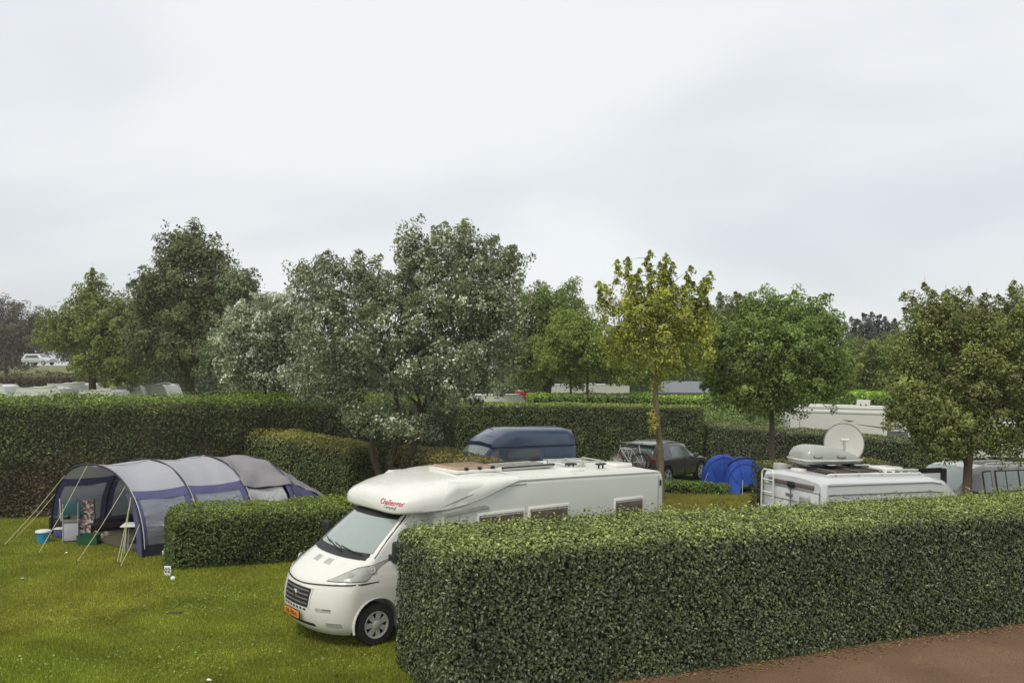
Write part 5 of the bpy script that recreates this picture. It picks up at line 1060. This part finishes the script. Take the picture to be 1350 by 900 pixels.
def popup():
    D = 34.8; x0 = X(966, D); t = thing("pop_up_tent", "bright royal blue pop-up tent of two bulging halves beside the brown car", "tent", (x0, D, gz(x0)), R(-6))
    M_b = mat("royal_blue_fabric", (0.028, 0.125, 0.66), 0.6, ns=2, na=0.08, bump=0.8, bs=3.5, trans=.15)
    def lobe_fn(cx, hw, hd, hh, lean, cy, seed):
        wv = Wave(np.random.default_rng(seed), 12, 3.5)
        def f(th, ph):
            c, s_ = math.cos(th), max(0.0, math.sin(th)); e = max(0.0, math.sin(ph))
            x = cx + hw * math.copysign(abs(c) ** .8, c) * (.35 + .65 * e ** .45) + lean * s_ * .4; z = hh * s_ ** .78 * (.25 + .75 * e ** .55); y = cy - hd * math.cos(ph) * (1 - .25 * s_)
            p = np.array([[x, y, z]]); k = .035 * (z > .12); return Vector((x + float(wv(p * .7)[0]) * k, y + float(wv(p * 1.1)[0]) * k, max(0, z + float(wv(p)[0]) * k)))
        return f
    f1 = lobe_fn(-.48, .72, .95, 1.30, .30, .18, 1); f2 = lobe_fn(.40, .86, 1.05, 1.24, .10, -.22, 2)
    for nm, f in (("left_half", f1), ("right_half", f2)):
        mb = MB(); mb.grid([[f(math.pi * i / 24, math.pi * j / 16) for j in range(17)] for i in range(25)]); mb.build(nm, M_b, t, 70)
    mb = MB(); mb.tube([f2(math.pi * (1 - .86), 0.0) * 0 + f2(a_, math.pi * .42) + Vector((-.02, -.03, .02)) for a_ in np.linspace(math.pi * .97, math.pi * .35, 18)], .026, 6); mb.build("seam", M_pole, t, 60)
    mds = mat("dark_blue_seam", (.010, .03, .2), .7, ns=9)
    for f, ph_ in ((f1, .30), (f1, .62), (f2, .22), (f2, .62)):
        mb = MB(); mb.tube([f(a_, math.pi * ph_) * 1.0 + Vector((0, -.012, .012)) for a_ in np.linspace(.1, math.pi - .1, 22)], .011, 5); mb.build("fold_seam", mds, t)
    for f, th_ in ((f1, .72), (f1, .5), (f2, .3), (f2, .62), (f2, .8)):
        mb = MB(); mb.tube([f(math.pi * th_, a_) * 1.0 + Vector((0, -.012, .012)) for a_ in np.linspace(.05, math.pi * .6, 14)], .008, 5); mb.build("fold_seam", mds, t)
    for p, q in (((-.95, -.4, .7), (-1.35, -1.1, .01)), ((.2, -1.2, .5), (.1, -1.8, .01))): mb = MB(); mb.tube([p, q], .01, 4); mb.build("guy_rope", mat("white_cord", (.6, .6, .58)), t)
popup()

# ------------------------------------------------------------------ camping things round the tent mouth
def place(name, label, cat, px, py, rz=0, group=None): x, D = gnd(px, py); return thing(name, label, cat, (x, D, gz(x)), rz, group)
t = place("bucket", "bright blue bucket with a white lid on the grass left of the tent", "bucket", 57, 713)
MB().lathe([(.001, .0), (.13, 0), (.165, .24), (.17, .25)], Matrix.Identity(4), 20).build("pail", mat("sky_blue_plastic", (.04, .32, .55), .4, ns=10, na=.05), t, 40)
MB().lathe([(.001, .30), (.12, .30), (.175, .285), (.185, .25), (.165, .245)], Matrix.Identity(4), 20).build("lid", mat("white_plastic", (.75, .77, .76), .4, ns=10, na=.03), t, 40)
t = place("camping_cupboard", "pale lilac fabric camping cupboard standing in the tent mouth", "cupboard", 94, 712, R(18))
cp_m = mat("lilac_white_fabric", (.48, .46, .53), .7, ns=3, na=.05, bump=.4)
MB().box((0, 0, .26), (.34, .30, .46), bevel=.02).build("front", cp_m, t)
MB().box((0, 0, .50), (.38, .34, .03), bevel=.01).build("top", M_trim, t)
for sx in (-.17, .17): MB().tube([(sx, -.16, 0), (sx, -.16, .95)], .010, 6).build("frame_tube", M_alloy, t)
MB().box((-.02, .10, .80), (.44, .03, .36), bevel=.008).build("wind_screen", mat("teal_fabric", (.03, .10, .12), .6, ns=6, na=.1), t)
MB().tube([(-.24, .08, .50), (-.27, .05, 1.05)], .012, 6).build("white_strut", mat("white_plastic", (.75, .77, .76)), t)
t = place("folding_chair", "folding chair draped with flower-patterned cloth right of the pale cupboard", "chair", 112, 710, R(10))
Mpc = bpy.data.materials.new("patterned_cloth"); Mpc.use_nodes = True; tt = Mpc.node_tree; pp = tt.nodes['Principled BSDF']; pp.inputs['Roughness'].default_value = .8
vo = nn(tt, "ShaderNodeTexVoronoi"); vo.inputs['Scale'].default_value = 21; tcn = nn(tt, "ShaderNodeTexCoord"); tt.links.new(tcn.outputs['Object'], vo.inputs[0]); rp = nn(tt, "ShaderNodeValToRGB"); rp.color_ramp.interpolation = 'CONSTANT'
rp.color_ramp.elements[0].color = (.5, .48, .46, 1); rp.color_ramp.elements[1].position = .42; rp.color_ramp.elements[1].color = (.30, .12, .13, 1); e_ = rp.color_ramp.elements.new(.68); e_.color = (.09, .07, .05, 1)
sc_ = nn(tt, "ShaderNodeSeparateColor"); tt.links.new(vo.outputs['Color'], sc_.inputs[0]); tt.links.new(sc_.outputs[0], rp.inputs[0]); tt.links.new(rp.outputs[0], pp.inputs['Base Color'])
wv = Wave(np.random.default_rng(2), 8, 6)
mb = MB(); rows = [[(-.19 + .38 * i / 8, .10 - .10 * (z / .95) + float(wv(np.array([[i * .1, 0, z]]))[0]) * .015, z) for i in range(9)] for z in np.linspace(.30, .98, 10)]; mb.grid(rows); rows = [[(-.19 + .38 * i / 8, -.22 + float(wv(np.array([[i * .1, 1, z]]))[0]) * .015, z) for i in range(9)] for z in np.linspace(.10, .42, 5)] ; mb.grid(rows); mb.grid([[(-.19 + .38 * i / 8, y, .42) for i in range(9)] for y in (-.22, .07)]); mb.build("cloth", Mpc, t, 70)
for sx in (-.2, .2): MB().tube([(sx, -.25, 0), (sx, .18, .45), (sx, .02, 1.0)], .012, 6).build("leg", M_black, t); MB().tube([(sx, .25, 0), (sx, -.22, .43)], .012, 6).build("leg", M_black, t)
t = place("crate", "dark green plastic crate on the grass in front of the patterned chair", "crate", 117, 716, R(8))
Mg = mat("dark_green_plastic", (.015, .09, .035), .5, ns=8, na=.1)
MB().box((0, 0, .015), (.46, .32, .03)).build("base", Mg, t)
for s_ in (-1, 1):
    MB().box((0, s_ * .155, .13), (.46, .014, .20)).build("side_wall", Mg, t); MB().box((s_ * .225, 0, .13), (.014, .29, .20)).build("end_wall", Mg, t)
    MB().box((0, s_ * .162, .235), (.49, .02, .018)).build("rim", Mg, t)
t = place("storage_box", "small blue and white box at the left foot of the pale cupboard", "box", 80, 707, R(5))
MB().box((0, 0, .11), (.26, .22, .20), bevel=.015).build("box_body", mat("blue_box", (.07, .09, .26), .6, ns=14, na=.4), t); MB().box((0, 0, .225), (.28, .24, .03), bevel=.01).build("lid", mat("white_plastic", (.75, .77, .76)), t)
t = place("storage_box", "black fabric crate deep in the left side of the tent mouth", "box", 79, 701, R(12)); MB().box((0, 0, .22), (.45, .35, .42), bevel=.03).build("box_body", mat("dark_fabric", (.035, .028, .035), .9, ns=6, na=.2), t); MB().box((0, 0, .44), (.47, .37, .03), bevel=.01).build("lid", M_trim, t)
t = place("camping_table", "white-topped folding camping table at the right side of the tent mouth", "table", 196, 727, R(12))
MB().box((0, 0, .66), (1.15, .55, .03), bevel=.008).build("table_top", mat("table_white", (.72, .76, .74), .4, ns=6, na=.03), t)
for sx in (-.5, .5):
    for sy in (-.22, .22): MB().tube([(sx, sy, 0), (sx * .92, sy * .6, .645)], .013, 6).build("leg", M_alloy, t)
MB().box((.0, 0, .25), (.8, .35, .02), bevel=.005).build("shelf", M_black, t)
for k, (dx_, dz_) in enumerate(((-.2, .06), (.1, .04))): MB().box((dx_, 0, .29 + dz_ * .5), (.2, .2, .10), bevel=.02).build("basket", M_black, t)
t = place("camp_bed", "low dark folded mattress lying inside the tent against the far wall", "mattress", 150, 697, R(43)); MB().box((0, 0, .16), (1.7, .55, .22), bevel=.07, seg=3).build("mattress", mat("dark_fabric", (.035, .028, .035)), t); MB().box((.1, 0, .30), (.9, .5, .08), bevel=.03, seg=3).build("folded_blanket", mat("navy_cloth", (.03, .035, .05), .9, ns=6, na=.3), t)
for k, (px, py, c_) in enumerate(((133, 709, (.4, .42, .3)), (140, 706, (.5, .4, .35)), (126, 705, (.45, .45, .1)))):
    t = place("small_bag", ["small pale green bag", "small pinkish pouch", "crumpled yellow-green bag"][k] + " lying on the groundsheet just inside the tent mouth", "bag", px, py); mb = MB(); mb.lathe([(.001, 0), (.08, .0), (.09, .05), (.06, .11), (.02, .13), (.001, .13)], Matrix.Diagonal((1, .7, 1, 1)), 12); mb.build("bag_body", mat("bag_%s" % ["green", "pink", "yellow"][k], c_, .8, ns=20, bump=.5), t); MB().tube([(-.03, 0, .12), (0, 0, .17), (.03, 0, .12)], .006, 5).build("handle", M_trim, t)

# pitch number, ball, electric hook-up
t = place("pitch_number_sign", "small white pitch number sign 02 in the grass left of the short hedge", "sign", 221, 758, R(-8))
MB().box((0, 0, .10), (.15, .02, .21), bevel=.006).build("plate", mat("white_plastic", (.75, .77, .76)), t); text_on("02", .13, (0, -.0105, .11), (1, 0, 0), (0, 0, 1), "lettering", M_black, t, off=.002, bold=.003); MB().box((0, .014, .05), (.03, .02, .14)).build("stake", M_trim, t)
t = place("ball", "small white ball on the grass just below the pitch number sign", "ball", 228, 765); b_ = MB(); bmesh.ops.create_uvsphere(b_.bm, u_segments=16, v_segments=10, radius=.05, matrix=Matrix.Translation((0, 0, .05))); b_.build("ball_skin", mat("ball_white", (.8, .8, .78), .4, ns=20, na=.03), t)
t = place("cable_socket", "small white hook-up socket with cable at the left foot of the short hedge", "socket", 217, 731); MB().box((0, 0, .06), (.10, .08, .10), bevel=.015).build("housing", mat("white_plastic", (.75, .77, .76)), t); MB().tube([(.05, 0, .07), (.14, 0, .12), (.22, .03, .09), (.32, .1, .02)], .014, 6).build("cable", M_lgrey, t)
t = place("dark_mat", "small flat dark drain cover lying in the middle of the lawn", "drain cover", 230, 808, R(5)); MB().box((0, 0, .012), (.26, .11, .02), bevel=.006).build("cover", M_black, t)
for (px, py, lab) in ((88, 729, "scrap of pale paper on the grass in front of the bucket"), (30, 763, "lone white scrap of paper at the left edge of the lawn"), (275, 898, "white paper scrap at the bottom edge of the lawn")):
    t = place("paper_scrap", lab, "litter", px, py, R(px)); mb = MB(); mb.grid([[(-.03, -.02, .03), (0, -.025, .045), (.03, -.02, .03)], [(-.03, .02, .03), (0, .01, .05), (.03, .02, .03)], [(-.025, .04, .02), (0, .04, .03), (.025, .045, .02)]]); mb.build("paper", mat("ball_white", (.8, .8, .78)), t)

# ------------------------------------------------------------------ grass blades, clover, fallen leaves
def grass():
    rng = np.random.default_rng(50); n = 230000
    px = rng.uniform(-60, 640, n); py = 655 + 270 * rng.random(n) ** 1.15
    D = F * CH / (py - HOR - G * (px - 675)); x = (px - 675) / F * D; side = (x - H0.x) * HN.x + (D - H0.y) * HN.y
    x = np.concatenate([x, rng.normal(-9, 8, 170000)]); D = np.concatenate([D, rng.normal(17, 5.5, 170000)]); side = (x - H0.x) * HN.x + (D - H0.y) * HN.y; inh = (side < 2.3) & ((x - H0.x) * HD.x + (D - H0.y) * HD.y > -.1)
    k = (side > 0.12) & (D < 26) & (D > 6) & ~inh; x, D = x[k], D[k]; n = len(x)
    P = np.stack([x, D, gzn(x)], 1); h = rng.uniform(.018, .05, n) * (1 + .5 * (Wave(rng, 12, .9)(P) > .3)); a = rng.uniform(0, 6.28, n); wdt = rng.uniform(.004, .009, n); ln = rng.normal(0, .012, (n, 2))
    s = np.stack([np.cos(a), np.sin(a), 0 * a], 1) * wdt[:, None]; tip = P + np.concatenate([ln, h[:, None]], 1)
    V = np.stack([P - s, P + s, tip], 1).reshape(-1, 3); Fc = np.arange(n * 3).reshape(-1, 3)
    wv = Wave(rng, 12, .7)(P); t = np.clip(.5 + .4 * wv + rng.normal(0, .2, n), 0, 1); cc = lerpc((.135, .190, .021), (.240, .232, .032), t) * rng.lognormal(0, .25, n)[:, None]
    tag(np_obj("grass", V, Fc, leaf_mat("grass_blade", .7, 1.0, trans=.3, spec=.15), None, cc), "short mown grass blades covering the lawn", "grass", kind='stuff')
    # clover patches
    cen = [gnd(a_, b_) for a_, b_ in ((195, 780), (215, 795), (300, 775), (170, 775), (240, 800), (330, 780), (20, 800), (110, 815), (225, 870), (270, 880), (60, 870), (320, 790), (345, 850), (160, 870), (300, 800), (12, 880), (380, 880), (440, 870))]
    m = 900; i = rng.integers(0, len(cen), m); P = np.array(cen)[i] + rng.normal(0, 1, (m, 2)) * [.5, .32]; P3 = np.stack([P[:, 0], P[:, 1], gzn(P[:, 0]) + rng.uniform(.02, .05, m)], 1)
    N = rng.normal(0, .3, (m, 3)); N[:, 2] += 1; cc = lerpc((.10, .16, .03), (.16, .22, .05), rng.random(m))
    tag(leaves("clover", P3, N, .045, cc, L_std, None, rng, .8, .1), "pale clover leaves in loose patches on the lawn", "clover", kind='stuff')
    # leaf litter along the foot of the front hedge
    m = 2200; s_ = rng.uniform(-.3, 17, m); q = -np.abs(rng.normal(0, .22, m)) + .1; P = np.array(H0)[None, :2] + s_[:, None] * np.array(HD)[:2] + q[:, None] * np.array(HN)[:2]
    P3 = np.stack([P[:, 0], P[:, 1], gzn(P[:, 0]) + .02], 1); N = rng.normal(0, .25, (m, 3)); N[:, 2] += 1; cc = lerpc((.09, .045, .02), (.2, .15, .06), rng.random(m)); tag(leaves("leaf_litter", P3, N, .055, cc, L_std, None, rng), "dead brown leaves gathered along the hedge foot at the road edge", "leaf litter", kind='stuff')
    # rougher golden grass strip beyond the motorhome, right of its rear corner
    m = 70000; x = rng.uniform(3.6, 9.2, m); y = rng.uniform(23.5, 32.6, m); P = np.stack([x, y, gzn(x)], 1); h = rng.uniform(.05, .17, m); a = rng.uniform(0, 6.28, m); s = np.stack([np.cos(a), np.sin(a), 0 * a], 1) * .012; tip = P + np.stack([rng.normal(0, .02, m), rng.normal(0, .02, m), h], 1)
    V = np.stack([P - s, P + s, tip], 1).reshape(-1, 3); cc = lerpc((.16, .16, .03), (.28, .235, .05), rng.random(m)); tag(np_obj("grass", V, np.arange(m * 3).reshape(-1, 3), MATS["grass_blade"], None, cc), "golden dry grass strip right of the motorhome's rear corner", "grass", kind='stuff')
grass()

# ------------------------------------------------------------------ thin haze volume round the whole scene, added to lift the dark tones
hm_ = bpy.data.materials.new("lift_haze"); hm_.use_nodes = True; th = hm_.node_tree; th.nodes.remove(th.nodes['Principled BSDF'])
pv_ = nn(th, "ShaderNodeVolumePrincipled"); pv_.inputs['Density'].default_value = 0.0006; pv_.inputs['Color'].default_value = (.88, .88, .87, 1); pv_.inputs['Anisotropy'].default_value = 0.2
th.links.new(pv_.outputs[0], th.nodes['Material Output'].inputs['Volume'])
hz = MB().box((0, 330, 7.5), (1300, 860, 19)).build("haze", hm_); hz['kind'] = 'stuff'
